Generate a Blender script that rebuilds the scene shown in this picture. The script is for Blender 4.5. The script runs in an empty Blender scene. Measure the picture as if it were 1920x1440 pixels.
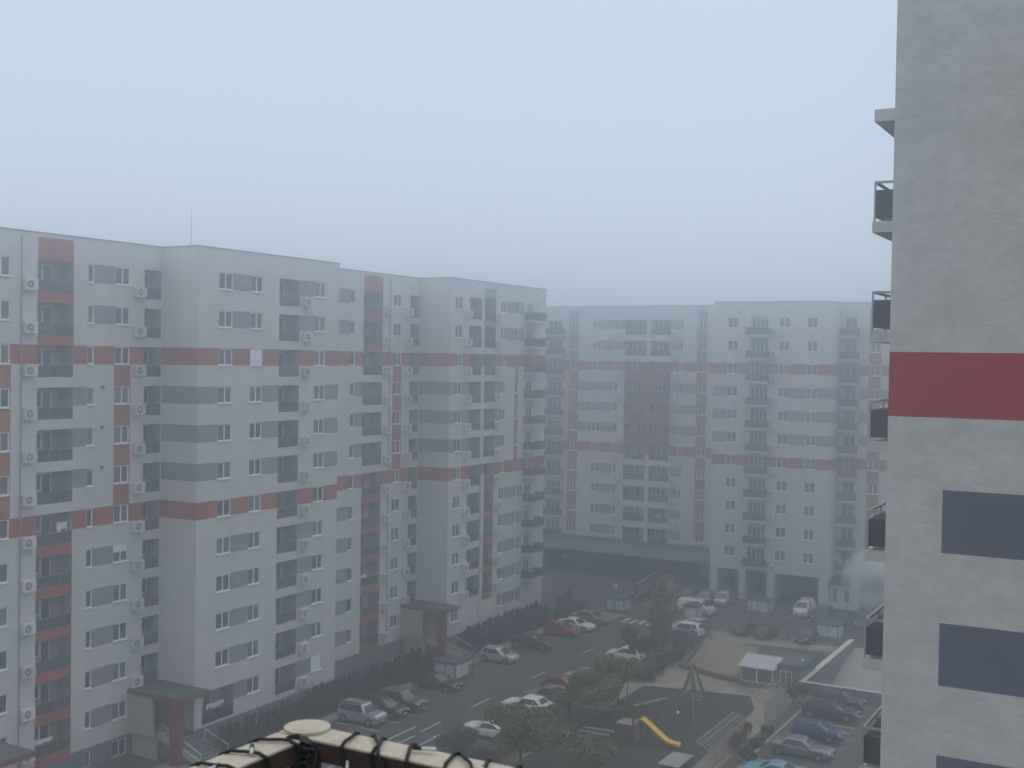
import bpy, math, random
from mathutils import Vector, Matrix
random.seed(11)
R = random.random
def U(a, b): return a + (b - a) * R()
S = bpy.context.scene
COL = S.collection
H = 31.0                                   # eye height above the yard
# ------------------------------------------------------------------ camera
FPX = 2218.23
PITCH, ROLL, YAW = math.radians(1.2341), math.radians(.9085), math.radians(29.2106)
Rp = Matrix(((1, 0, 0), (0, 0, -1), (0, 1, 0)))
c, s = math.cos(PITCH), math.sin(PITCH)
P_ = Matrix(((1, 0, 0), (0, c, -s), (0, s, c)))
c, s = math.cos(ROLL), math.sin(ROLL)
Q_ = Matrix(((c, -s, 0), (s, c, 0), (0, 0, 1)))
c, s = math.cos(YAW), math.sin(YAW)
W_ = Matrix(((c, s, 0), (-s, c, 0), (0, 0, 1)))
MW = Q_ @ P_ @ Rp @ W_                      # world -> (right, down, forward)
def ray(x, y): return MW.transposed() @ Vector(((x - 960) / FPX, (y - 720) / FPX, 1))
def G(x, y, z=0.0):
    d = ray(x, y); t = (z - H) / d.z
    return d.x * t, d.y * t
cam = bpy.data.cameras.new('camera')
co = bpy.data.objects.new('camera', cam); COL.objects.link(co)
r0, r1, r2 = MW.row[0], -MW.row[1], -MW.row[2]
co.matrix_world = Matrix(((r0.x, r1.x, r2.x, 0), (r0.y, r1.y, r2.y, 0), (r0.z, r1.z, r2.z, H), (0, 0, 0, 1)))
cam.sensor_width = 36; cam.lens = FPX / 1920 * 36
cam.clip_start = .05; cam.clip_end = 3000
cam.dof.use_dof = True; cam.dof.focus_distance = 90; cam.dof.aperture_fstop = 15
S.camera = co
# ------------------------------------------------------------------ world, sun, render
w = bpy.data.worlds.new('World'); S.world = w; w.use_nodes = True
nt = w.node_tree; bg = nt.nodes['Background']
sky = nt.nodes.new('ShaderNodeTexSky'); sky.sky_type = 'NISHITA'; sky.sun_disc = False
SUN_EL, SUN_AZ = math.radians(48), math.radians(200)
sky.sun_elevation = SUN_EL; sky.sun_rotation = SUN_AZ; sky.dust_density = 4; sky.air_density = 1
hs = nt.nodes.new('ShaderNodeHueSaturation'); hs.inputs['Saturation'].default_value = .3
# overcast sky: pale blue low down, white overhead
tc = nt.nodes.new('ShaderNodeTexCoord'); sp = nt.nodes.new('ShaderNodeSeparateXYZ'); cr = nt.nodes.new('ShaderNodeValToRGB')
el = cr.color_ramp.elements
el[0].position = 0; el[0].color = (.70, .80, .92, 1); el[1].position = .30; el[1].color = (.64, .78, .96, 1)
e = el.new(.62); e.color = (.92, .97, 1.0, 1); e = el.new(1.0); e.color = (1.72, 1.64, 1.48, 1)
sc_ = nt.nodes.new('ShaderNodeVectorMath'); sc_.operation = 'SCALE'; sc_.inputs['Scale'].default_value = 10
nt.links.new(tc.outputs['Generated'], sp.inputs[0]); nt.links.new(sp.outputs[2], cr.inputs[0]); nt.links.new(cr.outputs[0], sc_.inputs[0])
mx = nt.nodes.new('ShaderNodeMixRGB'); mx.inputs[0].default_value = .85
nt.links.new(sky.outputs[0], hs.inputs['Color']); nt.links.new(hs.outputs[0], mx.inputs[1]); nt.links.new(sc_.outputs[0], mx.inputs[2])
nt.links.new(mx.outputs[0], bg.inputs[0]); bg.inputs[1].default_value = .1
sl = bpy.data.lights.new('sun', 'SUN'); sl.energy = .5; sl.angle = math.radians(40); sl.color = (1, .96, .9)
so = bpy.data.objects.new('sun', sl); COL.objects.link(so)
so.rotation_euler = (math.radians(42), 0, math.pi - SUN_AZ + math.pi)
S.view_settings.view_transform = 'Standard'; S.view_settings.look = 'None'
S.view_settings.exposure = 0; S.view_settings.gamma = 1
S.cycles.max_bounces = 8; S.cycles.diffuse_bounces = 3; S.cycles.glossy_bounces = 3
S.cycles.transmission_bounces = 4; S.cycles.volume_bounces = 3; S.cycles.transparent_max_bounces = 8
S.cycles.use_denoising = True; S.cycles.use_adaptive_sampling = False
S.cycles.caustics_reflective = False; S.cycles.caustics_refractive = False
# ------------------------------------------------------------------ materials
def mat(name, col, rough=.8, metal=0., var=.12, vs=3., spec=.3, coat=0., randv=0., bump=0., bs=8., alt=None, altf=.5, alts=.6, streak=0., stretch=None):
    m = bpy.data.materials.new(name); m.use_nodes = True
    n = m.node_tree; b = n.nodes['Principled BSDF']
    b.inputs['Roughness'].default_value = rough; b.inputs['Metallic'].default_value = metal
    b.inputs['Specular IOR Level'].default_value = spec; b.inputs['Coat Weight'].default_value = coat
    rgb = n.nodes.new('ShaderNodeRGB'); rgb.outputs[0].default_value = (*col, 1); src = rgb.outputs[0]
    geo = n.nodes.new('ShaderNodeNewGeometry'); pos = geo.outputs['Position']
    if stretch:
        mp = n.nodes.new('ShaderNodeMapping'); mp.inputs['Scale'].default_value = stretch
        n.links.new(pos, mp.inputs[0]); pos = mp.outputs[0]
    if alt:
        t = n.nodes.new('ShaderNodeTexNoise'); t.inputs['Scale'].default_value = alts; t.inputs['Detail'].default_value = 6
        n.links.new(pos, t.inputs['Vector'])
        cr = n.nodes.new('ShaderNodeValToRGB'); cr.color_ramp.elements[0].position = altf - .12; cr.color_ramp.elements[1].position = altf + .12
        n.links.new(t.outputs[0], cr.inputs[0])
        mm = n.nodes.new('ShaderNodeMixRGB'); mm.inputs[2].default_value = (*alt, 1)
        n.links.new(cr.outputs[0], mm.inputs[0]); n.links.new(src, mm.inputs[1]); src = mm.outputs[0]
    if randv:
        oi = n.nodes.new('ShaderNodeObjectInfo')
        mr = n.nodes.new('ShaderNodeMapRange'); mr.inputs[3].default_value = 1 - randv; mr.inputs[4].default_value = 1 + randv
        n.links.new(oi.outputs['Random'], mr.inputs[0])
        vm = n.nodes.new('ShaderNodeVectorMath'); vm.operation = 'SCALE'
        n.links.new(src, vm.inputs[0]); n.links.new(mr.outputs[0], vm.inputs['Scale']); src = vm.outputs[0]
    if var:
        t = n.nodes.new('ShaderNodeTexNoise'); t.inputs['Scale'].default_value = vs; t.inputs['Detail'].default_value = 8
        t.inputs['Roughness'].default_value = .65
        n.links.new(pos, t.inputs['Vector'])
        mr = n.nodes.new('ShaderNodeMapRange'); mr.inputs[1].default_value = .3; mr.inputs[2].default_value = .7
        mr.inputs[3].default_value = 1 - var; mr.inputs[4].default_value = 1 + var
        n.links.new(t.outputs[0], mr.inputs[0])
        vm = n.nodes.new('ShaderNodeVectorMath'); vm.operation = 'SCALE'
        n.links.new(src, vm.inputs[0]); n.links.new(mr.outputs[0], vm.inputs['Scale']); src = vm.outputs[0]
    if streak:
        mp = n.nodes.new('ShaderNodeMapping'); mp.inputs['Scale'].default_value = (1.1, 1.1, .10)
        n.links.new(geo.outputs['Position'], mp.inputs[0])
        t = n.nodes.new('ShaderNodeTexNoise'); t.inputs['Scale'].default_value = 1; t.inputs['Detail'].default_value = 5
        n.links.new(mp.outputs[0], t.inputs['Vector'])
        mr = n.nodes.new('ShaderNodeMapRange'); mr.inputs[1].default_value = .35; mr.inputs[2].default_value = .65
        mr.inputs[3].default_value = 1 + streak; mr.inputs[4].default_value = 1 - streak
        n.links.new(t.outputs[0], mr.inputs[0])
        vm = n.nodes.new('ShaderNodeVectorMath'); vm.operation = 'SCALE'
        n.links.new(src, vm.inputs[0]); n.links.new(mr.outputs[0], vm.inputs['Scale']); src = vm.outputs[0]
    n.links.new(src, b.inputs['Base Color'])
    if bump:
        t = n.nodes.new('ShaderNodeTexNoise'); t.inputs['Scale'].default_value = bs; t.inputs['Detail'].default_value = 6
        n.links.new(pos, t.inputs['Vector'])
        bp = n.nodes.new('ShaderNodeBump'); bp.inputs['Strength'].default_value = bump; bp.inputs['Distance'].default_value = .02
        n.links.new(t.outputs[0], bp.inputs['Height']); n.links.new(bp.outputs[0], b.inputs['Normal'])
    return m
M = {}
M['white'] = mat('white_render', (.56, .555, .54), .9, var=.05, vs=.9, streak=.035)
M['grey'] = mat('grey_render', (.235, .235, .262), .9, var=.06, streak=.06)
M['red'] = mat('red_render', (.33, .085, .065), .9, var=.07, streak=.08)
M['orange'] = mat('orange_render', (.34, .105, .055), .9, var=.07, streak=.08)
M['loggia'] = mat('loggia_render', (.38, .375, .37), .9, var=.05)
M['wine'] = mat('wine_render', (.27, .06, .06), .9, var=.05)
M['plinth'] = mat('plinth_render', (.17, .17, .20), .9, var=.08)
M['glass'] = mat('window_glass', (.075, .08, .088), .12, spec=.5, var=.3, vs=1.2, randv=.8)
M['pvc'] = mat('white_pvc', (.80, .81, .82), .5, var=.03)
M['rail'] = mat('smoked_railing_glass', (.055, .058, .07), .3, spec=.4, var=.12, randv=.3)
M['metal'] = mat('grey_metal', (.30, .30, .31), .5, metal=.3, var=.05)
M['dark'] = mat('dark_metal', (.035, .036, .04), .5, var=.05)
M['ac'] = mat('ac_casing', (.62, .62, .60), .6, var=.04, randv=.12)
M['acfan'] = mat('ac_fan', (.12, .12, .125), .7, var=.1)
M['slab'] = mat('balcony_slab', (.50, .49, .47), .9, var=.06)
M['roofdark'] = mat('roof_bitumen', (.085, .09, .105), .9, var=.12, vs=2)
M['shop'] = mat('shop_glass', (.05, .055, .065), .15, spec=.5, var=.15, vs=.8)
M['conc'] = mat('grey_render_near', (.445, .445, .43), .95, var=.10, vs=5, bump=.5, bs=16, alt=(.405, .407, .392), altf=.53, alts=1.6, streak=.03, stretch=(.8, 1, 1.2))
M['stripe'] = mat('red_stripe', (.30, .054, .062), .9, var=.05)
M['panel'] = mat('slate_panel', (.105, .115, .145), .9, var=.04)
M['asphalt'] = mat('asphalt', (.088, .088, .090), .85, var=.18, vs=1.6, alt=(.066, .066, .068), altf=.54, alts=.22)
M['road'] = mat('road_asphalt', (.070, .072, .078), .8, var=.14, vs=1.2, alt=(.084, .085, .09), altf=.55, alts=.12)
M['paint'] = mat('road_paint', (.52, .52, .50), .7, var=.15, vs=4)
M['fadepaint'] = mat('faded_road_paint', (.30, .30, .27), .8, var=.25, vs=3)
M['kerb'] = mat('kerb_stone', (.27, .265, .25), .9, var=.1)
M['paver'] = mat('park_paving', (.28, .25, .21), .9, var=.12, vs=2.5, alt=(.20, .18, .155), altf=.55, alts=.35)
M['rubber'] = mat('rubber_surface', (.040, .037, .041), .9, var=.12, vs=3)
M['sand'] = mat('pale_gravel', (.27, .235, .17), .95, var=.14, vs=2, alt=(.20, .17, .12), altf=.5, alts=.8)
M['turf'] = mat('dark_turf', (.055, .078, .055), .95, var=.2, vs=3)
M['grass'] = mat('lawn_grass', (.075, .085, .05), .95, var=.3, vs=2.5, alt=(.10, .09, .06), altf=.55, alts=.7)
M['soil'] = mat('planting_soil', (.085, .075, .06), .95, var=.25, vs=4)
M['stone'] = mat('low_wall_stone', (.12, .105, .09), .9, var=.15)
M['wood'] = mat('dark_timber', (.105, .085, .072), .8, var=.2, vs=6)
M['palewood'] = mat('pale_timber', (.33, .29, .25), .8, var=.15, vs=6)
M['rope'] = mat('white_rope', (.5, .5, .48), .8, var=.05)
M['yellow'] = mat('yellow_plastic', (.80, .56, .05), .35, var=.05, spec=.5)
M['table'] = mat('grey_table_top', (.26, .28, .31), .5, var=.05)
M['tyre'] = mat('tyre_rubber', (.02, .02, .022), .85, var=.1)
M['rim'] = mat('wheel_rim', (.33, .34, .35), .35, metal=.6, var=0)
M['carglass'] = mat('car_glass', (.03, .034, .04), .06, spec=.6, var=0)
M['headlight'] = mat('headlight_lens', (.7, .72, .75), .1, spec=.6, var=0)
M['taillight'] = mat('taillight_lens', (.25, .02, .02), .2, spec=.5, var=0)
M['plate'] = mat('number_plate', (.7, .7, .68), .5, var=0)
M['trim'] = mat('black_trim', (.025, .025, .028), .6, var=0)
M['leafG'] = mat('green_leaf', (.135, .165, .075), .8, var=.4, vs=1.5, alt=(.21, .19, .095), altf=.55, alts=.6)
M['leafO'] = mat('olive_leaf', (.22, .205, .095), .8, var=.35, vs=1.6, alt=(.165, .185, .085), altf=.5, alts=.6)
M['leafD'] = mat('dark_leaf', (.055, .072, .042), .85, var=.3, vs=2)
M['leafP'] = mat('purple_leaf', (.085, .06, .062), .85, var=.3, vs=2)
M['leafY'] = mat('yellow_green_leaf', (.18, .20, .075), .8, var=.35, vs=1.5, alt=(.33, .29, .09), altf=.62, alts=1.2)
M['leafR'] = mat('rusty_leaf', (.13, .075, .05), .85, var=.3, vs=2)
M['conifer'] = mat('conifer_leaf', (.042, .055, .036), .85, var=.3, vs=3, randv=.15)
M['bark'] = mat('tree_bark', (.075, .062, .052), .9, var=.2, vs=5)
M['palebark'] = mat('pale_bark', (.34, .33, .31), .9, var=.2, vs=5)
M['post'] = mat('wine_post', (.20, .055, .055), .8, var=.06)
M['beige'] = mat('beige_render', (.44, .42, .37), .9, var=.06)
M['step'] = mat('step_stone', (.16, .165, .18), .8, var=.1)
M['brown'] = mat('dark_brown_paint', (.035, .019, .015), .6, var=.2, vs=30)
M['cream'] = mat('cream_paint', (.37, .342, .295), .75, var=.14, vs=45, alt=(.30, .277, .236), altf=.6, alts=9)
M['wire'] = mat('black_cable', (.006, .006, .006), .6, var=0)
M['bulb'] = mat('clear_bulb', (.34, .40, .39), .1, spec=.7, var=0)
M['corr'] = mat('white_corrugated', (.52, .54, .56), .5, var=.04)
M['hut'] = mat('grey_hut', (.15, .155, .165), .85, var=.08)
M['binwall'] = mat('pale_panel', (.60, .61, .63), .7, var=.08)
M['rampfloor'] = mat('ramp_concrete', (.33, .34, .33), .9, var=.12, vs=1.5)
M['coping'] = mat('pale_coping', (.60, .60, .58), .8, var=.1)
M['poster'] = mat('pale_poster', (.33, .37, .42), .6, var=.4, vs=1.4)
M['ochre'] = mat('ochre_render', (.25, .22, .09), .9, var=.1)
# ------------------------------------------------------------------ mesh builder
class MB:
    def __init__(s): s.v = []; s.f = []; s.m = []
    def face(s, pts, mi=0):
        i = len(s.v); s.v += [tuple(p) for p in pts]; s.f.append(tuple(range(i, i + len(pts)))); s.m.append(mi)
    def box(s, x0, x1, y0, y1, z0, z1, mi=0, top=None):
        i = len(s.v)
        s.v += [(x0, y0, z0), (x1, y0, z0), (x1, y1, z0), (x0, y1, z0), (x0, y0, z1), (x1, y0, z1), (x1, y1, z1), (x0, y1, z1)]
        for q in ((0, 3, 2, 1), (4, 5, 6, 7), (0, 1, 5, 4), (1, 2, 6, 5), (2, 3, 7, 6), (3, 0, 4, 7)):
            s.f.append(tuple(i + k for k in q)); s.m.append(mi)
        if top is not None: s.m[-5] = top
    def prism(s, poly, z0, z1, mi=0, top=None):
        n = len(poly)
        s.face([(x, y, z1) for x, y in poly], mi if top is None else top)
        s.face([(x, y, z0) for x, y in reversed(poly)], mi)
        for k in range(n):
            a, b = poly[k], poly[(k + 1) % n]
            s.face([(a[0], a[1], z0), (b[0], b[1], z0), (b[0], b[1], z1), (a[0], a[1], z1)], mi)
    def tube(s, p0, p1, r0, r1=None, n=8, mi=0, caps=True):
        r1 = r0 if r1 is None else r1
        p0, p1 = Vector(p0), Vector(p1); d = (p1 - p0).normalized()
        a = d.orthogonal().normalized(); b = d.cross(a); i = len(s.v)
        for p, r in ((p0, r0), (p1, r1)):
            for k in range(n):
                t = 2 * math.pi * k / n; s.v.append(tuple(p + a * (r * math.cos(t)) + b * (r * math.sin(t))))
        for k in range(n):
            s.f.append((i + k, i + (k + 1) % n, i + n + (k + 1) % n, i + n + k)); s.m.append(mi)
        if caps:
            s.f.append(tuple(i + k for k in reversed(range(n)))); s.m.append(mi)
            s.f.append(tuple(i + n + k for k in range(n))); s.m.append(mi)
    def path(s, pts, r, n=6, mi=0):
        for a, b in zip(pts[:-1], pts[1:]): s.tube(a, b, r, r, n, mi)
    def bar(s, p0, p1, wd, ht, mi=0):
        p0, p1 = Vector(p0), Vector(p1); d = (p1 - p0).normalized()
        a = d.cross(Vector((0, 0, 1)))
        a = a.normalized() if a.length > 1e-4 else Vector((1, 0, 0)); b = a.cross(d)
        i = len(s.v)
        for p in (p0, p1):
            for u, v in ((-1, -1), (1, -1), (1, 1), (-1, 1)): s.v.append(tuple(p + a * (u * wd / 2) + b * (v * ht / 2)))
        for q in ((3, 2, 1, 0), (4, 5, 6, 7), (0, 1, 5, 4), (1, 2, 6, 5), (2, 3, 7, 6), (3, 0, 4, 7)):
            s.f.append(tuple(i + k for k in q)); s.m.append(mi)
    def leaves(s, c, rad, n, size, mi=0, shell=.35, flat=0):
        for _ in range(n):
            while 1:
                d = Vector((U(-1, 1), U(-1, 1), U(-1, 1)))
                if shell * shell < d.length_squared < 1: break
            p = Vector(c) + Vector((d.x * rad[0], d.y * rad[1], d.z * rad[2]))
            a = Vector((U(-1, 1), U(-1, 1), U(-1, 1) * (1 - flat))).normalized(); b = a.orthogonal().normalized()
            q = U(0, 6.28); b = (Matrix.Rotation(q, 3, a) @ b); e = a.cross(b); z = size * U(.6, 1.3)
            s.face([p + a * z * .7, p + b * z * .5, p - a * z * .7, p - b * z * .5], mi)
    def mesh(s, name, mats, smooth=0, off=None):
        me = bpy.data.meshes.new(name)
        v = s.v if off is None else [(a - off[0], b - off[1], c_ - off[2]) for a, b, c_ in s.v]
        me.from_pydata(v, [], s.f)
        for m_ in mats: me.materials.append(M[m_] if isinstance(m_, str) else m_)
        me.polygons.foreach_set('material_index', s.m)
        if smooth:
            me.polygons.foreach_set('use_smooth', [True] * len(s.f)); me.update(); me.set_sharp_from_angle(angle=math.radians(smooth))
        me.update(); return me
def tag(o, label=None, cat=None, group=None, kind=None):
    if label: o['label'] = label
    if cat: o['category'] = cat
    if group: o['group'] = group
    if kind: o['kind'] = kind
    return o
def link(name, me, parent=None, loc=(0, 0, 0), rz=0):
    o = bpy.data.objects.new(name, me); COL.objects.link(o); o.location = loc; o.rotation_euler = (0, 0, rz)
    if parent: o.parent = parent
    return o
def thing(name, label, cat, loc=(0, 0, 0), rz=0, group=None):
    return tag(link(name, None, None, loc, rz), label, cat, group)
def part(mb, name, mats, parent, smooth=0, world=True):
    """a part whose mesh was written in world coordinates, hung on an unrotated thing"""
    off = tuple(parent.location) if world else None
    return link(name, mb.mesh(name, mats, smooth, off), parent)
def solo(mb, name, mats, label, cat, group=None, kind=None, smooth=0, base=None):
    base = base or (0, 0, 0)
    o = link(name, mb.mesh(name, mats, smooth, base), None, base)
    return tag(o, label, cat, group, kind)
def ground(mb, name, mats):
    o = link(name, mb.mesh(name, mats)); o['kind'] = 'structure'; return o
ORD = ['topmost', 'second from the top', 'third from the top', 'fourth from the top', 'fifth from the top', 'sixth from the top', 'seventh from the top',
       'eighth from the top', 'ninth from the top', 'tenth from the top', 'eleventh from the top', 'twelfth from the top', 'lowest']
# ------------------------------------------------------------------ facades
class Facade:
    """rot 0 faces -Y (u = X), rot 90 faces +X (u = Y); p = plane offset"""
    def __init__(s, rot, p, u0, u1, z0, z1): s.rot, s.p, s.u0, s.u1, s.z0, s.z1 = rot, p, u0, u1, z0, z1; s.b = []; s.h = []
    def P(s, u, d, z): return (u, s.p + d, z) if s.rot == 0 else (s.p - d, u, z)
    def band(s, u0, u1, z0, z1, mi): s.b.append((u0, u1, z0, z1, mi))
    def hole(s, u0, u1, z0, z1, depth, side=0, back=None): s.h.append((u0, u1, z0, z1, depth, side, back))
    def emit(s, mb, base=0):
        us = {s.u0, s.u1}; zs = {s.z0, s.z1}
        for a in s.b + s.h:
            us |= {min(max(a[0], s.u0), s.u1), min(max(a[1], s.u0), s.u1)}; zs |= {min(max(a[2], s.z0), s.z1), min(max(a[3], s.z0), s.z1)}
        us = sorted({round(x, 4) for x in us}); zs = sorted({round(x, 4) for x in zs})
        for za, zb in zip(zs[:-1], zs[1:]):
            zc = (za + zb) / 2; run = None
            for ua, ub in list(zip(us[:-1], us[1:])) + [(None, None)]:
                mi = None
                if ua is not None:
                    uc = (ua + ub) / 2
                    if not any(a[0] < uc < a[1] and a[2] < zc < a[3] for a in s.h):
                        mi = base
                        for a in s.b:
                            if a[0] < uc < a[1] and a[2] < zc < a[3]: mi = a[4]
                if run and mi == run[2]: run[1] = ub
                else:
                    if run and run[2] is not None:
                        mb.face([s.P(run[0], 0, za), s.P(run[1], 0, za), s.P(run[1], 0, zb), s.P(run[0], 0, zb)], run[2])
                    run = [ua, ub, mi]
        for u0, u1, z0, z1, d, sd, bk in s.h:
            p = s.P
            mb.face([p(u0, 0, z0), p(u1, 0, z0), p(u1, d, z0), p(u0, d, z0)], sd); mb.face([p(u0, 0, z1), p(u0, d, z1), p(u1, d, z1), p(u1, 0, z1)], sd)
            mb.face([p(u0, 0, z0), p(u0, d, z0), p(u0, d, z1), p(u0, 0, z1)], sd); mb.face([p(u1, 0, z0), p(u1, 0, z1), p(u1, d, z1), p(u1, d, z0)], sd)
            if bk is not None: mb.face([p(u0, d, z0), p(u1, d, z0), p(u1, d, z1), p(u0, d, z1)], bk)
CACHE = {}
def cached(key, fn):
    if key not in CACHE: CACHE[key] = fn()
    return CACHE[key]
def window_meshes(wd, ht, sill, leaves):
    def mk():
        g = MB(); g.face([(0, .09, 0), (wd, .09, 0), (wd, .09, ht), (0, .09, ht)])
        f = MB(); t = .075
        for a in ((0, wd, 0, t), (0, wd, ht - t, ht)): f.box(a[0], a[1], .055, .085, a[2], a[3])
        for x in [0, wd - t] + [wd * k / leaves - t / 2 for k in range(1, leaves)]:
            e = t if x in (0, wd - t) else t * 1.25
            f.box(x, x + e, .05, .088, t, ht - t)
        sb = MB(); sb.box(-.05, wd + .05, -.10, .08, -.07, -.004)
        return g.mesh('window', ['glass']), f.mesh('window_frame', ['pvc']), sb.mesh('window_sill', ['pvc'])
    return cached(('w', round(wd, 2), round(ht, 2), leaves), mk)
def window(root, fc, u0, u1, z0, z1, name='window', sill=True, depth=.0, leaves=2, shutter=0):
    g, f, sb = window_meshes(u1 - u0, z1 - z0, sill, leaves)
    p = Vector(fc.P(u0, depth, z0)) - root.location
    o = link(name, g, root, p, math.radians(fc.rot))
    link('window_frame', f, o)
    if sill: link('window_sill', sb, o)
    if shutter:
        ht = z1 - z0; me = cached(('sh', round(u1 - u0, 2), shutter), lambda: shutter_mesh(u1 - u0, ht, shutter))
        link('roller_shutter', me, o)
    return o
def shutter_mesh(wd, ht, fr):
    m_ = MB(); n = int(ht * fr / .07)
    for k in range(n): m_.box(.03, wd - .03, .02 + .004 * (k % 2), .045, ht - .07 * (k + 1), ht - .07 * k)
    return m_.mesh('roller_shutter', ['pvc'])
def railing_mesh(wd, ht):
    def mk():
        m_ = MB(); m_.box(0.01, wd - .01, .04, .06, .03, ht - .04, 0)
        m_.box(0, wd, .02, .08, ht - .04, ht, 1)
        n = max(2, round(wd / 1.1))
        for k in range(n + 1):
            x = .01 + (wd - .06) * k / n; m_.box(x, x + .04, .025, .038, 0, ht - .04, 1)
        return m_.mesh('railing', ['rail', 'metal'])
    return cached(('r', round(wd, 2), round(ht, 2)), mk)
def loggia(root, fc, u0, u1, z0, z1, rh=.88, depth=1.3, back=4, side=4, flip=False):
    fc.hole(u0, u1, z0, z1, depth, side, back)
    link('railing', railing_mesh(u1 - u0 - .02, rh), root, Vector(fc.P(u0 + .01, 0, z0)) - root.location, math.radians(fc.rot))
    wd = u1 - u0; dw = min(.85, wd * .38); ww = min(1.3, wd * .42)
    a = u0 + .12 + (ww if flip else 0)
    # a glazed door and a window on the back wall
    if wd > 1.6:
        b0 = (u0 + .1, u0 + .1 + ww, u0 + .12 + ww, u0 + .12 + ww + dw) if not flip else (u1 - .1 - ww, u1 - .1, u1 - .12 - ww - dw, u1 - .12 - ww)
        window(root, fc, b0[0], b0[1], z0 + .85, z1 - .2, 'window', False, depth - .1, 1 if ww < 1 else 2)
        window(root, fc, b0[2], b0[3], z0 + .02, z1 - .2, 'balcony_door', False, depth - .1, 1)
    else:
        window(root, fc, u0 + .2, u0 + .2 + .9, z0 + .02, z1 - .2, 'balcony_door', False, depth - .1, 1)
AC_N = {}
def ac_meshes():
    def mk():
        b = MB(); b.box(0, 1, -.40, -.06, 0, .78)
        b.box(.12, .17, -.06, 0, -.02, .06); b.box(.82, .87, -.06, 0, -.02, .06)
        b.box(.98, 1.06, -.30, -.12, .1, .4)
        g = MB()
        n = 14; pts = [(.36 + .27 * math.cos(2 * math.pi * k / n), -.405, .4 + .27 * math.sin(2 * math.pi * k / n)) for k in range(n)]
        g.face(list(reversed(pts)))
        h = MB()
        pts = [(.36 + .09 * math.cos(2 * math.pi * k / n), -.41, .4 + .09 * math.sin(2 * math.pi * k / n)) for k in range(n)]
        h.face(list(reversed(pts)))
        for k in range(5): h.box(.10 + .13 * k, .115 + .13 * k, -.415, -.407, .14, .66)
        return b.mesh('air_conditioner', ['ac']), g.mesh('fan_grille', ['acfan']), h.mesh('grille_guard', ['ac'])
    return cached('ac', mk)
def ac(fc, u, z, col, k, group, sc=1., d=0.):
    b, g, h = ac_meshes()
    o = link('air_conditioner', b, None, fc.P(u, d, z), math.radians(fc.rot)); o.scale = (sc, 1, 1)
    tag(o, 'white air conditioner %s, %s' % (col, ORD[k]), 'air conditioner', group)
    link('fan_grille', g, o); link('grille_guard', h, o)
WM = ['white', 'grey', 'red', 'orange', 'loggia', 'plinth', 'wine', 'shop', 'roofdark', 'beige']
# ================================================================== LEFT APARTMENT BUILDING
XR, XP = -69.5, -65.7
ROOF = 39.28
A = thing('apartment_building', 'long white apartment block with red bands and stepped facade along the left side', 'apartment building', (-69.5, 85, 0))
wall = MB()
SL = lambda k: 36.1 - 3 * k
WH = 1.32
def infill(f, u0, u1, k, mi): f.band(u0, u1, SL(k) - .02, SL(k) + WH + .02, mi)
def win(f, root, u0, u1, k, sl, name='window', leaves=2, shutter=0, h=WH):
    f.hole(u0, u1, sl(k), sl(k) + h, .10, 0, None); window(root, f, u0, u1, sl(k), sl(k) + h, name, True, 0, leaves, shutter)
GA = 'air conditioner boxes on the left apartment building'
# ---- first recess
f = Facade(90, XR, 46, 67.8, 0, ROOF)
f.band(46, 67.8, 0, 1.7, 5)
for k in (2, 6): infill(f, 46, 67.8, k, 2)
f.band(56.1, 59.23, SL(0) + WH, 39.0, 2)
f.band(52.3, 53.95, SL(6), SL(2), 3); f.band(63.0, 64.6, SL(6), SL(2), 3)
for k in range(13):
    s_ = SL(k)
    if k < 12:
        win(f, A, 52.4, 53.88, k, SL)
        if k in (3, 4, 5): win(f, A, 60.45, 61.15, k, SL, 'narrow_window', 1); infill(f, 59.23, 60.45, k, 1)
        else:
            win(f, A, 60.5, 61.07, k, SL, 'narrow_window', 1)
            if k not in (2, 6): infill(f, 61.07, 63.05, k, 1)
        win(f, A, 63.05, 64.5, k, SL, shutter=.45 if k == 7 else 0)
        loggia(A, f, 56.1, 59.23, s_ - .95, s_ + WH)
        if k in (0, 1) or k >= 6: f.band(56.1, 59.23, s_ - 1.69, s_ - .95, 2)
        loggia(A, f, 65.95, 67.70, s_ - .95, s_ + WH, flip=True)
        ac(f, 54.85, s_ - .87, 'left of the nearest red loggia column', k, GA)
        if k < 11: ac(f, 64.82, s_ - .87, 'in the corner left of the antenna wing', k, GA)
        if k in (3, 4, 5):
            m_ = MB(); m_.box(XR + .004, XR + .12, 61.75, 62.0, s_ + WH - .1, s_ + WH + .08); part(m_, 'wall_vent', ['dark'], A)
    else:
        f.hole(60.5, 61.07, .25, 1.5, .1, 5); window(A, f, 60.5, 61.07, .25, 1.5, 'narrow_window', False, 0, 1)
        f.hole(63.05, 64.5, .25, 1.5, .1, 5); window(A, f, 63.05, 64.5, .25, 1.5, 'window', False)
f.emit(wall)
# ---- return walls
for y in (67.8, 104.2):
    f = Facade(0, y, XR, XP, 0, ROOF); f.band(XR, XP, 0, 1.7, 5)
    for k in (2, 6): infill(f, XR + .02, XP, k, 2 if y < 90 or k == 2 else 3)
    for k in (3, 4, 5): infill(f, XR + .02, XP, k, 1)
    f.emit(wall)
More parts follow.
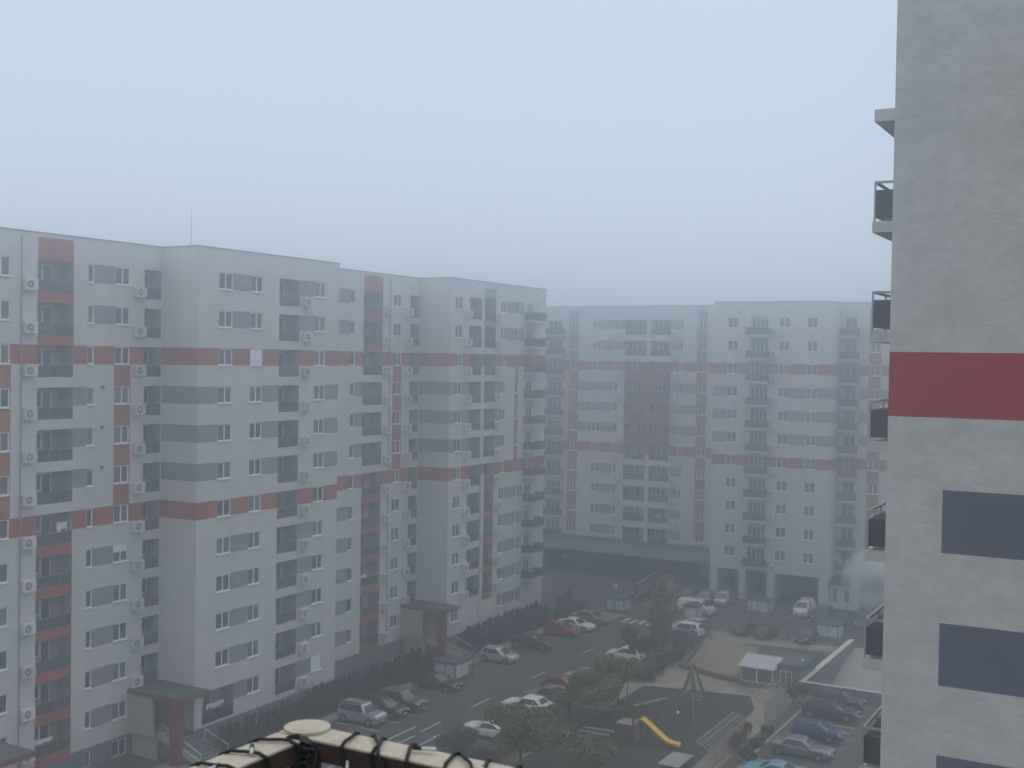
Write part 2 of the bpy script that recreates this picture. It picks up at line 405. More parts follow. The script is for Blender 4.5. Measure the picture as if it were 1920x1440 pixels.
# ---- first projecting wing
f = Facade(90, XP, 67.8, 85.4, 0, ROOF)
f.band(67.8, 85.4, 0, 1.7, 5)
for k in (2, 6): infill(f, 67.8, 85.4, k, 2)
for k in range(12):
    s_ = SL(k)
    if k < 11: win(f, A, 70.05, 71.62, k, SL); win(f, A, 73.72, 75.2, k, SL, shutter=1 if k == 2 else 0)
    else:
        loggia(A, f, 68.64, 72.2, s_ - 1.2, s_ + WH, 1.0); infill(f, 72.2, 73.75, k, 1); win(f, A, 73.75, 75.3, k, SL)
    if k in (0, 1, 7, 8, 9, 10): infill(f, 71.62, 73.72, k, 1)
    if k in (3, 4, 5): infill(f, 67.8, 70.05, k, 1); infill(f, 75.2, 77.25, k, 1); infill(f, 83.45, 85.4, k, 1)
    if k in (0, 1, 7, 8, 9, 10, 11): infill(f, 79.93, 82.0, k, 1)
    win(f, A, 82.0, 83.45, k, SL, shutter=1 if k == 11 else 0)
    loggia(A, f, 77.25, 79.93, s_ - .95, s_ + WH)
    ac(f, 80.3, s_ - .92, 'on the front of the antenna wing', k, GA, .95)
for u in (73.8, 82.0): f.hole(u, u + 1.4, .35, 1.5, .1, 5); window(A, f, u, u + 1.4, .35, 1.5, 'window', False)
f.emit(wall)
# ---- second recess
f = Facade(90, XR, 85.4, 104.2, 0, ROOF)
f.band(85.4, 104.2, 0, 1.7, 5)
for k in (2, 6): infill(f, 85.4, 104.2, k, 2 if k == 2 else 3)
f.band(94.28, 97.5, SL(0) + WH, 39.0, 2); f.band(99.35, 100.95, SL(6), SL(2), 3)
for k in range(12):
    s_ = SL(k)
    if k in (3, 4, 5): win(f, A, 92.2, 92.95, k, SL, 'narrow_window', 1); infill(f, 92.95, 94.28, k, 1)
    else:
        win(f, A, 92.1, 92.95, k, SL, 'narrow_window', 1)
        if k not in (2, 6): infill(f, 90.3, 92.1, k, 1)
    loggia(A, f, 94.28, 97.5, s_ - .95, s_ + WH)
    if k in (0, 1): f.band(94.28, 97.5, s_ - 1.69, s_ - .95, 2)
    if k >= 6: f.band(94.28, 97.5, s_ - 1.69, s_ - .95, 3 if k % 2 else 2)
    win(f, A, 99.45, 100.8, k, SL)
    if k < 11: loggia(A, f, 102.45, 104.1, s_ - .95, s_ + WH, flip=True)
    ac(f, 97.85, s_ - .9, 'right of the second red loggia column', k, GA, .9)
    if k < 11: ac(f, 101.4, s_ - .87, 'in the corner above the far porch', k, GA)
f.emit(wall)
# ---- second projecting wing
f = Facade(90, XP, 104.2, 125.6, 0, ROOF)
f.band(104.2, 125.6, 0, 1.7, 5)
infill(f, 104.2, 125.6, 2, 2); infill(f, 104.2, 125.6, 6, 3)
f.band(111.2, 113.65, SL(1), 38.6, 1); f.band(118.15, 118.95, SL(6), SL(2), 3)
for k in range(12):
    s_ = SL(k)
    win(f, A, 105.2, 106.62, k, SL)
    if k in (3, 4, 5):
        infill(f, 104.2, 105.2, k, 1); infill(f, 106.62, 108.0, k, 1); infill(f, 113.65, 114.85, k, 1)
        win(f, A, 118.2, 118.85, k, SL, 'narrow_window', 1)
    if k not in (2, 3, 4, 5, 6): infill(f, 116.0, 120.2, k, 1); win(f, A, 118.25, 118.85, k, SL, 'narrow_window', 1)
    win(f, A, 114.85, 116.0, k, SL)
    if k < 11:
        loggia(A, f, 108.0, 110.6, s_ - .95, s_ + WH)
        loggia(A, f, 111.25, 113.65, s_ - .95, s_ + WH)
        if k >= 6: f.band(111.25, 113.65, s_ - 1.69, s_ - .95, 3)
        ac(f, 107.05, s_ - .87, 'left of the far wing double loggias', k, GA)
        ac(f, 113.55 if k < 7 else 114.0, s_ - .95, 'right of the far wing double loggias', k, GA, .9)
        f.hole(120.9, 122.3, s_ - .6, s_ + WH, .12, 0); window(A, f, 120.9, 122.3, s_ - .6, s_ + WH, 'balcony_door', False)
        b = MB(); b.box(XP + .004, XP + 1.35, 120.3, 123.4, s_ - .98, s_ - .68)
        bo = part(b, 'balcony', ['slab'], A)
        r_ = MB()
        r_.box(XP + 1.27, XP + 1.31, 120.35, 123.35, s_ - .62, s_ + .25, 0); r_.box(XP + .01, XP + 1.27, 120.35, 120.39, s_ - .62, s_ + .25, 0)
        r_.box(XP + .01, XP + 1.27, 123.31, 123.35, s_ - .62, s_ + .25, 0)
        r_.box(XP + 1.25, XP + 1.33, 120.33, 123.37, s_ + .25, s_ + .30, 1)
        link('railing', r_.mesh('railing', ['rail', 'metal'], 0, tuple(A.location)), bo)
        ac(f, 124.0, s_ - .5, 'beside the far wing projecting balconies', k, GA, .9)
f.emit(wall)
for a in ([(XP, 85.4), (XR, 85.4)], [(XP, 125.6), (-82, 125.6)], [(-82, 125.6), (-82, 46)], [(-82, 46), (XR, 46)]):
    (x0, y0), (x1, y1) = a
    wall.face([(x0, y0, 0), (x1, y1, 0), (x1, y1, ROOF), (x0, y0, ROOF)], 0)
part(wall, 'wall', WM, A)
rf = MB()
rf.face([(XR, 46, 38.7), (XR, 125.6, 38.7), (-82, 125.6, 38.7), (-82, 46, 38.7)])
for y0, y1 in ((67.8, 85.4), (104.2, 125.6)): rf.face([(XR, y0, 38.7), (XP, y0, 38.7), (XP, y1, 38.7), (XR, y1, 38.7)])
roofA = part(rf, 'roof', ['roofdark'], A)
cp = MB()
for y0, y1, x in ((46, 67.8, XR), (67.8, 85.4, XP), (85.4, 104.2, XR), (104.2, 125.6, XP)): cp.box(x - .3, x + .05, y0 + (.05 if x == XR else -.05), y1 + (.05 if x == XP else -.05), ROOF + .002, ROOF + .07)
for y in (67.75, 104.15): cp.box(XR + .05, XP - .3, y, y + .3, ROOF + .002, ROOF + .07)
link('roof_coping', cp.mesh('roof_coping', ['metal'], 0, tuple(A.location)), roofA)
for y, x in ((54.75, XR), (98.75, XR)):
    m_ = MB(); m_.tube((x + .06, y, 2), (x + .06, y, 38.9), .04, n=6); part(m_, 'drainpipe', ['metal'], A)
m_ = MB(); m_.box(XP + .004, XP + .22, 110.62, 111.18, 1.7, SL(6) + .2); part(m_, 'pilaster', ['white'], A)
m_ = MB(); m_.tube((-67.2, 68.5, 38.7), (-67.2, 68.5, 42.25), .03, .012, 6); m_.box(-67.35, -67.05, 68.35, 68.65, 38.7, 38.85)
solo(m_, 'antenna_mast', ['metal'], 'thin antenna mast standing on the roof of the left block', 'antenna', base=(-67.2, 68.5, 38.7))
# ---- porches of the left building
def porch(y0, y1, z, label):
    T = thing('entrance_porch', label, 'porch', (-66.5, (y0 + y1) / 2, 0))
    m_ = MB(); m_.box(-69.48, -63.95, y0, y1, z - .07, z, 0); part(m_, 'roof', ['roofdark'], T)
    m_ = MB()
    m_.box(-64.2, -63.93, y0 - .02, y1 + .02, z - .34, z - .074); m_.box(-69.48, -64.2, y0 - .02, y0 + .2, z - .34, z - .074); m_.box(-69.48, -64.2, y0 + .2, y1, z - .3, z - .1)
    part(m_, 'fascia', ['post'], T)
    m_ = MB(); m_.box(-65.0, -64.3, y0 + .02, y0 + .82, 0, z - .345); part(m_, 'post', ['post'], T)
    m_ = MB(); m_.box(-69.48, -66.9, y0 + .12, y0 + .35, 1.85, z - .302); m_.box(-69.48, -66.8, y0 + .36, y1 - .02, 1.62, 1.85); part(m_, 'side_wall', ['beige'], T)
    m_ = MB(); m_.box(-69.48, -69.3, y0 + .5, y1 - .1, 1.85, z - .5); part(m_, 'door', ['shop'], T)
    m_ = MB()
    for i in range(11): m_.box(-66.8 + .44 * i, -66.36 + .44 * i, y0 + .9, y1 + (.55 if i > 3 else -.02), .11, 1.7 - .15 * i)
    part(m_, 'stairs', ['step'], T)
    m_ = MB(); m_.bar((-66.85, y0 + .72, 1.9), (-62.4, y0 + .72, .35), .16, .5); m_.box(-69.4, -66.9, y0 + .5, y0 + .79, .004, 1.6); part(m_, 'stair_wall', ['beige'], T)
    for yy in (y1 - .15,):
        m_ = MB(); m_.path([(-64.9, yy + .55, .7), (-64.9, yy + .55, 1.9), (-62.5, yy + .55, 1.1), (-62.5, yy + .55, .05)], .03); part(m_, 'handrail', ['pvc'], T)
    m_ = MB(); m_.path([(-66.7, y0 + .8, 2.75), (-62.6, y0 + .8, 1.15), (-62.6, y0 + .8, .1)], .03); part(m_, 'handrail', ['pvc'], T)
porch(64.5, 67.75, 5.2, 'dark flat roofed porch with red post and stairs below the antenna wing')
porch(101.35, 104.15, 5.3, 'dark flat roofed porch with red post between hedges at the far stairwell')
porch(48.4, 51.8, 5.0, 'dark porch roof cut by the lower left picture corner')
# ---- washing left out in a few loggias
def washing(label, x, y0, y1, z, hang):
    m_ = MB(); n = 7
    for i in range(n):
        a, b = y0 + (y1 - y0) * i / n, y0 + (y1 - y0) * (i + .86) / n; d = U(.5, 1) * hang
        m_.face([(x, a, z), (x, b, z), (x + .05, b, z - d), (x + .04, a, z - d)]); m_.face([(x, a, z), (x, b, z), (x - .06, b, z - d * .8), (x - .05, a, z - d * .8)])
    for y in (y0, y1): m_.tube((x, y, z - .95), (x, y, z), .015, n=5)
    m_.tube((x, y0, z), (x, y1, z), .012, n=5)
    solo(m_, 'laundry_rack', ['pvc'], label, 'laundry', base=(x, y0, z - .95))
washing('white washing on a rack in the lowest red loggia near the left edge', -69.85, 56.4, 57.9, SL(11) - .95 + 1.15, .35)
washing('pale washing hung at the right end of the loggia in the lower red band', -69.9, 58.2, 59.1, SL(6) + .55, .8)
washing('pale washing in the wide loggia beside the red porch post', -66.2, 69.6, 71.6, SL(11) - 1.2 + 1.3, .45)
washing('white washing in a loggia of the second red column low down', -69.9, 94.6, 95.8, SL(9) + .15, .4)
# ================================================================== FAR APARTMENT BUILDING
B = thing('apartment_building', 'hazy white apartment block with corner tower closing the far end of the yard', 'apartment building', (-55, 158, 0))
wall = MB(); YF, YT, YG = 158.2, 149.6, 153.4
SF = lambda k: 35.5 - 3 * k
RF = 38.85; HB = 1.33
GB = 'air conditioner boxes on the far apartment building'
def inf(f, u0, u1, k, mi): f.band(u0, u1, SF(k) - .02, SF(k) + HB + .02, mi)
f = Facade(0, YF, -96, -53.15, 0, RF)
for k in (2, 6): inf(f, -96, -53.15, k, 2)
f.band(-78.75, -77.2, SF(10), SF(2), 3); f.band(-78.75, -77.2, SF(2), 38.2, 1)
f.band(-58.65, -57.15, SF(10), SF(2), 3); f.band(-58.65, -57.15, SF(2), 38.2, 1)
f.band(-69.75, -62.55, SF(6) + HB, SF(2), 6)
f.band(-96, -53.15, 0, 4.9, 7)
def balcony(root, f, u0, u1, zf, name='balcony', pr=1.25, rh=.95):
    b = MB(); b.box(u0, u1, f.p - pr, f.p - .004, zf - .28, zf)
    bo = part(b, name, ['slab'], root)
    r_ = MB(); y0 = f.p - pr + .05
    r_.box(u0 + .05, u1 - .05, y0, y0 + .03, zf + .06, zf + rh, 0); r_.box(u0 + .05, u0 + .08, y0 + .03, f.p - .01, zf + .06, zf + rh, 0)
    r_.box(u1 - .08, u1 - .05, y0 + .03, f.p - .01, zf + .06, zf + rh, 0); r_.box(u0 + .03, u1 - .03, y0 - .02, y0 + .05, zf + rh, zf + rh + .05, 1)
    link('railing', r_.mesh('railing', ['rail', 'metal'], 0, tuple(root.location)), bo)
for k in range(11):
    s_ = SF(k)
    win(f, B, -78.4, -77.3, k, SF, h=HB); win(f, B, -74.95, -73.55, k, SF, h=HB); win(f, B, -71.45, -70.8, k, SF, 'narrow_window', 1, h=HB)
    win(f, B, -61.3, -60.7, k, SF, 'narrow_window', 1, h=HB); win(f, B, -58.45, -57.2, k, SF, h=HB)
    if k not in (2, 6):
        inf(f, -73.55, -71.45, k, 1); inf(f, -62.45, -61.3, k, 1)
        if k in (3, 4, 5): inf(f, -77.2, -74.95, k, 1); inf(f, -60.7, -58.65, k, 1)
        if k in (0, 1): inf(f, -70.8, -69.7, k, 1)
    bk = 6 if 2 <= k <= 5 else 4
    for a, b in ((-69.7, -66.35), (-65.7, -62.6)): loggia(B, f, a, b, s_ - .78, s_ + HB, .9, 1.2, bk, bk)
    ac(f, -71.05, s_ - 1.0, 'left of the hazy block double loggias', k, GB, .9)
    ac(f, -62.4, s_ - 1.05, 'right of the hazy block double loggias', k, GB, .9)
    f.hole(-82.3, -79.9, s_ - .75, s_ + HB, .15, 0); window(B, f, -82.3, -79.9, s_ - .75, s_ + HB, 'balcony_door', False, 0, 3)
    balcony(B, f, -82.75, -79.5, s_ - .85, pr=1.1)
for x in (-94, -91, -88, -85): 
    for k in range(11): win(f, B, x, x + 1.4, k, SF, h=HB)
f.emit(wall)
# shop front below: canopy, pillars, poster
m_ = MB(); m_.box(-92, -53.2, 152.6, YF - .004, 4.55, 4.9, 1, 0); m_.box(-92, -53.2, 152.5, 152.75, 3.6, 5.05, 1)
part(m_, 'shop_canopy', ['roofdark', 'metal'], B)
for x in (-82, -76, -70.6, -65.4, -60): 
    m_ = MB(); m_.box(x - .18, x + .18, 157.2, 157.6, 0, 4.55); part(m_, 'pillar', ['hut'], B)
for x in (-57.6, -55.7):
    m_ = MB(); m_.box(x, x + 1.6, YF - .05, YF - .01, .5, 4.2); part(m_, 'shop_poster', ['poster'], B)
m_ = MB(); m_.box(-79.2, -78.7, YF - .05, YF - .01, 1.2, 2.0); part(m_, 'notice', ['binwall'], B)
# ---- tower
f = Facade(0, YT, -53.15, -38.4, 0, RF)
for k in (2, 6): inf(f, -53.15, -38.4, k, 2)
for a, b in ((-52.15, -49.15), (-48.2, -45.45), (-44.45, -38.65)): f.hole(a, b, 0, 3.8, 6.5, 0, 7)
for k in range(11):
    s_ = SF(k)
    for a, b in ((-51.25, -49.8), (-44.45, -43.0), (-40.8, -39.4)): win(f, B, a, b, k, SF, h=HB)
    if k in (3, 4, 5): inf(f, -53.15, -51.25, k, 1); inf(f, -43.0, -40.8, k, 1); inf(f, -39.4, -38.4, k, 1)
    f.hole(-48.1, -45.85, s_ - .9, s_ + HB + .1, .35, 4, 7); window(B, f, -48.1, -45.85, s_ - .9, s_ + HB, 'balcony_door', False, .2, 4)
    balcony(B, f, -48.45, -45.55, s_ - .95)
    ac(f, -45.38, s_ - .8, 'right of the hazy tower balconies', k, GB, .9)
f.emit(wall)
# rounded tower corner and side walls
cen = (-38.4, YT + 1.0); n = 8; ang = [-math.pi / 2 + math.pi / 2 * i / n for i in range(n + 1)]
zl = [0] + sorted({z for k in range(11) for z in (SF(k) - .02, SF(k) + HB + .02)}) + [RF]
pts = [(cen[0] + math.cos(t), cen[1] + math.sin(t)) for t in ang] + [(-37.4, YG)]
for za, zb in zip(zl[:-1], zl[1:]):
    mi = 0
    for k in range(11):
        if SF(k) < (za + zb) / 2 < SF(k) + HB: mi = {2: 2, 6: 2, 3: 1, 4: 1, 5: 1}.get(k, 0)
    for p, q in zip(pts[:-1], pts[1:]): wall.face([(p[0], p[1], za), (q[0], q[1], za), (q[0], q[1], zb), (p[0], p[1], zb)], mi)
wall.face([(-53.15, YF, 0), (-53.15, YT, 0), (-53.15, YT, RF), (-53.15, YF, RF)], 0)
# ---- wing right of the tower
f = Facade(0, YG, -37.4, -14, 0, RF)
for k in (2, 6): inf(f, -37.4, -14, k, 2)
f.band(-37.4, -14, 0, 3.6, 5)
f.band(-33.85, -32.3, SF(10), 38, 3)
for k in range(11):
    s_ = SF(k)
    if k in (3, 4, 5): inf(f, -35.0, -33.85, k, 1); inf(f, -32.3, -28, k, 1)
    f.hole(-36.9, -35.4, s_ - .9, s_ + HB + .1, .3, 4, 7); window(B, f, -36.9, -35.4, s_ - .9, s_ + HB, 'balcony_door', False, .15, 2)
    balcony(B, f, -37.3, -35.0, s_ - .95)
    win(f, B, -33.7, -32.4, k, SF, h=HB)
    win(f, B, -29.5, -28.1, k, SF, h=HB)
f.emit(wall)
for a in ([(-14, YG), (-14, 170)], [(-14, 170), (-96, 170)], [(-96, 170), (-96, YF)]):
    (x0, y0), (x1, y1) = a
    wall.face([(x0, y0, 0), (x1, y1, 0), (x1, y1, RF), (x0, y0, RF)], 0)
part(wall, 'wall', WM, B)
rf = MB(); z = 38.5
rf.face([(-96, YF, z), (-53.15, YF, z), (-53.15, 170, z), (-96, 170, z)])
rf.face([(-53.15, YT, z), (-38.4, YT, z), (-37.4, YT + 1, z), (-37.4, 170, z), (-53.15, 170, z)])
rf.face([(-37.4, YG, z), (-14, YG, z), (-14, 170, z), (-37.4, 170, z)])
roofB = part(rf, 'roof', ['roofdark'], B)
cp = MB(); cp.box(-96, -53.2, YF - .05, YF + .25, RF + .002, RF + .07); cp.box(-53.2, -38.4, YT - .05, YT + .25, RF + .002, RF + .07); cp.box(-37.4, -14, YG - .05, YG + .25, RF + .002, RF + .07)
cp.box(-53.2, -52.95, YT + .25, YF - .05, RF + .002, RF + .07); cp.box(-37.6, -37.35, YT + 1.0, YG - .05, RF + .002, RF + .07)
link('roof_coping', cp.mesh('roof_coping', ['metal'], 0, tuple(B.location)), roofB)
# low annex at the foot of the wing
N_ = thing('entrance_annex', 'low grey annex with dark slit windows beside the tower foot', 'annex', (-35.5, 151, 0))
m_ = MB(); m_.box(-37.3, -33.7, 150.4, YG - .004, 0, 3.0); part(m_, 'wall', ['binwall'], N_)
m_ = MB(); m_.box(-37.5, -33.3, 149.9, YG - .004, 3.004, 3.7); part(m_, 'roof', ['roofdark'], N_)
for x in (-37.0, -35.5):
    m_ = MB(); m_.box(x, x + .5, 150.36, 150.396, .9, 2.6); part(m_, 'window', ['glass'], N_)
m_ = MB(); m_.box(-33.3, -32.0, 150.4, 151.8, 0, 2.1, 0); m_.box(-33.35, -31.95, 150.3, 151.9, 2.104, 2.25, 1)
solo(m_, 'utility_cabinet', ['ochre', 'roofdark'], 'ochre utility cabinet right of the grey annex under the steam', 'cabinet', base=(-32.6, 151, 0))
# ================================================================== NEAR RIGHT BUILDING
C_ = thing('apartment_building', 'near rough grey gable wall with one red stripe filling the right edge', 'apartment building', (3, 35, 0))
wall = MB(); XN, YN = -5.7, 27.9
f = Facade(0, YN, XN, 12, 0, 39.5)
f.band(XN, 12, 29.82, 31.29, 1)
for i in range(9): f.band(-4.47, 12, 26.78 - 3 * i, 28.2 - 3 * i, 2)
f.emit(wall)
for a in ([(XN, 48), (XN, YN)], [(12, YN), (12, 48)], [(12, 48), (XN, 48)]):
    (x0, y0), (x1, y1) = a; wall.face([(x0, y0, 0), (x1, y1, 0), (x1, y1, 39.5), (x0, y0, 39.5)], 0)
wall.face([(XN, YN, 39.0), (12, YN, 39.0), (12, 48, 39.0), (XN, 48, 39.0)], 0)
part(wall, 'wall', ['conc', 'stripe', 'panel'], C_)
m_ = MB(); m_.box(XN - .06, 12.05, YN - .06, YN + .3, 39.502, 39.62); m_.box(XN - .06, XN + .3, YN + .3, 48, 39.502, 39.62); part(m_, 'roof_coping', ['coping'], C_)
m_ = MB(); m_.box(-7.3, XN - .004, 33.1, 36.6, 37.62, 37.95); part(m_, 'balcony_roof', ['slab'], C_)
for i in range(7):
    zf = 34.9 - 3 * i
    m_ = MB(); m_.box(-7.3, XN - .004, 33.1, 36.6, zf - .3, zf); bo = part(m_, 'balcony', ['slab'], C_)
    m_ = MB(); y0 = 33.14
    m_.box(-7.2, XN - .02, y0, y0 + .02, zf + .1, zf + .86, 0); m_.box(-7.22, -7.2, y0 + .02, 36.5, zf + .1, zf + .86, 0)
    m_.box(-7.26, XN - .01, y0 - .02, y0 + .05, zf + 1.04, zf + 1.1, 1); m_.box(-7.27, -7.19, y0 + .05, 36.55, zf + 1.04, zf + 1.1, 1)
    for p in ((-7.24, y0), (-6.5, y0), (-7.24, 34.8), (-7.24, 36.5)): m_.box(p[0] - .025, p[0] + .025, p[1] - .03, p[1], zf, zf + 1.04, 1)
    link('railing', m_.mesh('railing', ['rail', 'metal'], 0, tuple(C_.location)), bo)
    m_ = MB(); m_.box(XN - .03, XN - .006, 33.6, 35.4, zf + .05, zf + 2.2); part(m_, 'balcony_door', ['glass'], C_)
# ================================================================== GROUND
mb = MB()
RX0, RX1, RY0, RY1 = -29.55, -22.4, 110.0, 131.0            # opening of the garage ramp
xs = [-400, RX0, RX1, 400]; ys = [-200, RY0, RY1, 500]
for i in range(3):
    for j in range(3):
        if (i, j) != (1, 1): mb.face([(xs[i], ys[j], 0), (xs[i + 1], ys[j], 0), (xs[i + 1], ys[j + 1], 0), (xs[i], ys[j + 1], 0)])
ground(mb, 'ground', ['asphalt'])
def sheet(poly, z, mi=0, mb=None):
    mb = mb or MB(); mb.face([(x, y, z) for x, y in poly], mi); return mb
def rect(x0, x1, y0, y1): return [(x0, y0), (x1, y0), (x1, y1), (x0, y1)]
mb = sheet(rect(-56.55, -50.9, 20, 136), .004); sheet(rect(-90, -30, 136, 141), .004, 0, mb); ground(mb, 'road', ['road'])
mk = MB()
def line(x0, x1, y0, y1, mi=0): sheet(rect(x0, x1, y0, y1), .008, mi, mk)
for y in (65, 73, 81.4, 89.6, 100.7, 111.9, 121.8): line(-53.75, -53.6, y, y + 3.1)
line(-54.85, -54.7, 62, 82.5); line(-51.95, -51.8, 74, 80.7)
mk.face([(-52.15, 80.7, .008), (-51.6, 80.7, .008), (-51.88, 82.2, .008)], 0)
line(-53.6, -53.45, 70, 80.2)
for x in (-56.3, -55.2, -54.2, -53.15, -52.1, -51.1): line(x - .28, x + .22, 128.2, 130.4)
for y in (74.5, 77.1, 79.6, 82.2, 84.7, 87.2, 89.4, 91.7, 100.2, 103.2, 106.0, 108.6, 111.2, 113.8, 116.4, 119.9, 123.2, 127.4): line(-61.3, -56.6, y, y + .14, 1 if y > 89 else 0)
for y in (81.9, 86, 89.2, 92.4, 96.6, 99.9, 103, 106, 109, 113.6, 116.2, 120.2, 124, 127.6): line(-50.8, -46.6, y, y + .14, 1)
for x in (-44.9, -43.5, -40.8, -38.1, -36.6): line(x, x + .14, 128.0, 132.5)
line(-38, -34, 134, 134.14, 1)
for x in (-40.3, -37.7, -35.1, -32.5, -48.2, -50.6, -53): line(x, x + .14, 140.6, 145)
for x in (-62.8, -60.8, -58.2, -56.5): line(x, x + .14, 138.5, 144)
line(-66, -62, 133, 133.14, 1)
for y in (85.0, 89.6, 94.6, 97.3, 99.9, 101.6, 105.5, 108.0): line(-27.7, -22.9, y, y + .13)
ground(mk, 'road_markings', ['paint', 'fadepaint'])
# bay numbers painted at the mouths of the bays on the right
SEG = {'0': 'abcdef', '1': 'bc', '2': 'abged', '3': 'abgcd', '4': 'fgbc', '5': 'afgcd', '6': 'afgedc', '7': 'abc', '9': 'abcdfg'}
def digit(mb, ch, cx, cy, h=.62, wd=.34, t=.085, z=.008):
    # read from the lane: text up is -X, text right is +Y
    q = {'a': (0, wd, h - t, h), 'g': (0, wd, h / 2 - t / 2, h / 2 + t / 2), 'd': (0, wd, 0, t), 'f': (0, t, h / 2, h), 'e': (0, t, 0, h / 2), 'b': (wd - t, wd, h / 2, h), 'c': (wd - t, wd, 0, h / 2)}
    for s_ in SEG[ch]:
        a, b, c0, d = q[s_]; mb.face([(cx - c0, cy + a, z), (cx - d, cy + a, z), (cx - d, cy + b, z), (cx - c0, cy + b, z)])
mb = MB()
for y, t in ((87.0, '71'), (92.0, '72'), (95.8, '73'), (98.4, '45'), (100.6, '77'), (103.4, '76')):
    for i, ch in enumerate(t): digit(mb, ch, -22.3, y - .4 + .46 * i)
ground(mb, 'bay_numbers', ['fadepaint'])
# pavements, beds and kerbs
mb = MB(); mb.box(-65.65, -61.55, 52, 133, -.05, .10); mb.box(-69.45, -65.66, 86, 104, -.05, .09)
ground(mb, 'pavement', ['kerb'])
mb = MB(); sheet(rect(-65.6, -62.6, 66.5, 98), .106, 0, mb); sheet(rect(-65.6, -62.6, 105.5, 131), .106, 0, mb); sheet(rect(-69.4, -65.7, 86.2, 98), .106, 0, mb)
ground(mb, 'planting_bed', ['soil'])
mb = MB(); mb.box(-61.55, -61.3, 52, 133, -.05, .12); mb.box(-46.5, -46.3, 74, 128.2, -.05, .12); mb.box(-28.35, -28.1, 80, 109, -.05, .13)
mb.box(-60.5, -57.6, 128.6, 131.6, -.05, .10)
ground(mb, 'kerb', ['kerb'])
mb = sheet([(-46.3, 70), (-28.4, 70), (-28.4, 109.6), (-30.05, 109.6), (-30.05, 128.6), (-46.3, 128.6)], .012); sheet([(-46.3, 128.6), (-31, 128.6), (-31, 130.0), (-45.8, 130.0)], .012, 0, mb); ground(mb, 'paved_path', ['paver'])
rub = [(-43.4, 76), (-43.4, 104.4), (-33.6, 106.4), (-31.9, 102.3), (-31.0, 76)]
ground(sheet(rub, .016), 'playground_surface', ['rubber'])
ground(sheet([(-46.3, 70), (-43.6, 70), (-43.6, 98.5), (-45.2, 103.5), (-46.3, 128)], .018), 'lawn', ['grass'])
ground(sheet([(-42.6, 112.6), (-44.0, 120.5), (-41, 125), (-38.5, 125), (-36.9, 113.8), (-38, 110.8)], .020), 'gravel_pit', ['sand'])
ground(sheet([(-40.7, 126), (-39.6, 116), (-36, 110.6), (-30.1, 110.6), (-30.1, 127.4)], .016), 'turf', ['turf'])
ground(sheet(rect(-29.6, -28.35, 80, 107), .024), 'planting_strip', ['soil'])
mb = MB()
wl = [(-42.7, 112.5), (-44.1, 120.6)], [(-42.7, 112.5), (-38, 110.7)], [(-38, 110.7), (-35.7, 110.2)]
for (a, b) in wl: mb.bar((a[0], a[1], .22), (b[0], b[1], .22), .5, .44)
solo(mb, 'low_wall', ['stone'], 'low dark stone edging wall around the gravel pit', 'wall')
# ramp to the garage
T = thing('garage_ramp', 'sunken concrete garage ramp with pale coped parapet walls', 'garage ramp', (-26, 120, 0))
m_ = MB(); m_.face([(RX0, RY1, 0), (RX1, RY1, 0), (RX1, 126, -.35), (RX0, 126, -.35)]); m_.face([(RX0, 126, -.35), (RX1, 126, -.35), (RX1, RY0, -3.8), (RX0, RY0, -3.8)])
part(m_, 'ramp_floor', ['rampfloor'], T)
m_ = MB(); m_.box(-29.9, RX0, 109.75, 129.3, -4, 1.1); m_.box(RX0, RX1, 109.75, RY0, -4, 1.1); m_.box(RX1, RX1 + .3, 109.75, 124, -4, 1.1)
part(m_, 'parapet', ['hut'], T)
m_ = MB(); m_.box(-30.0, RX0 + .1, 109.65, 129.4, 1.104, 1.2); m_.box(RX0 + .1, RX1 - .1, 109.65, 109.95, 1.104, 1.2); m_.box(RX1 - .1, RX1 + .4, 109.65, 124, 1.104, 1.2)
part(m_, 'coping', ['coping'], T)
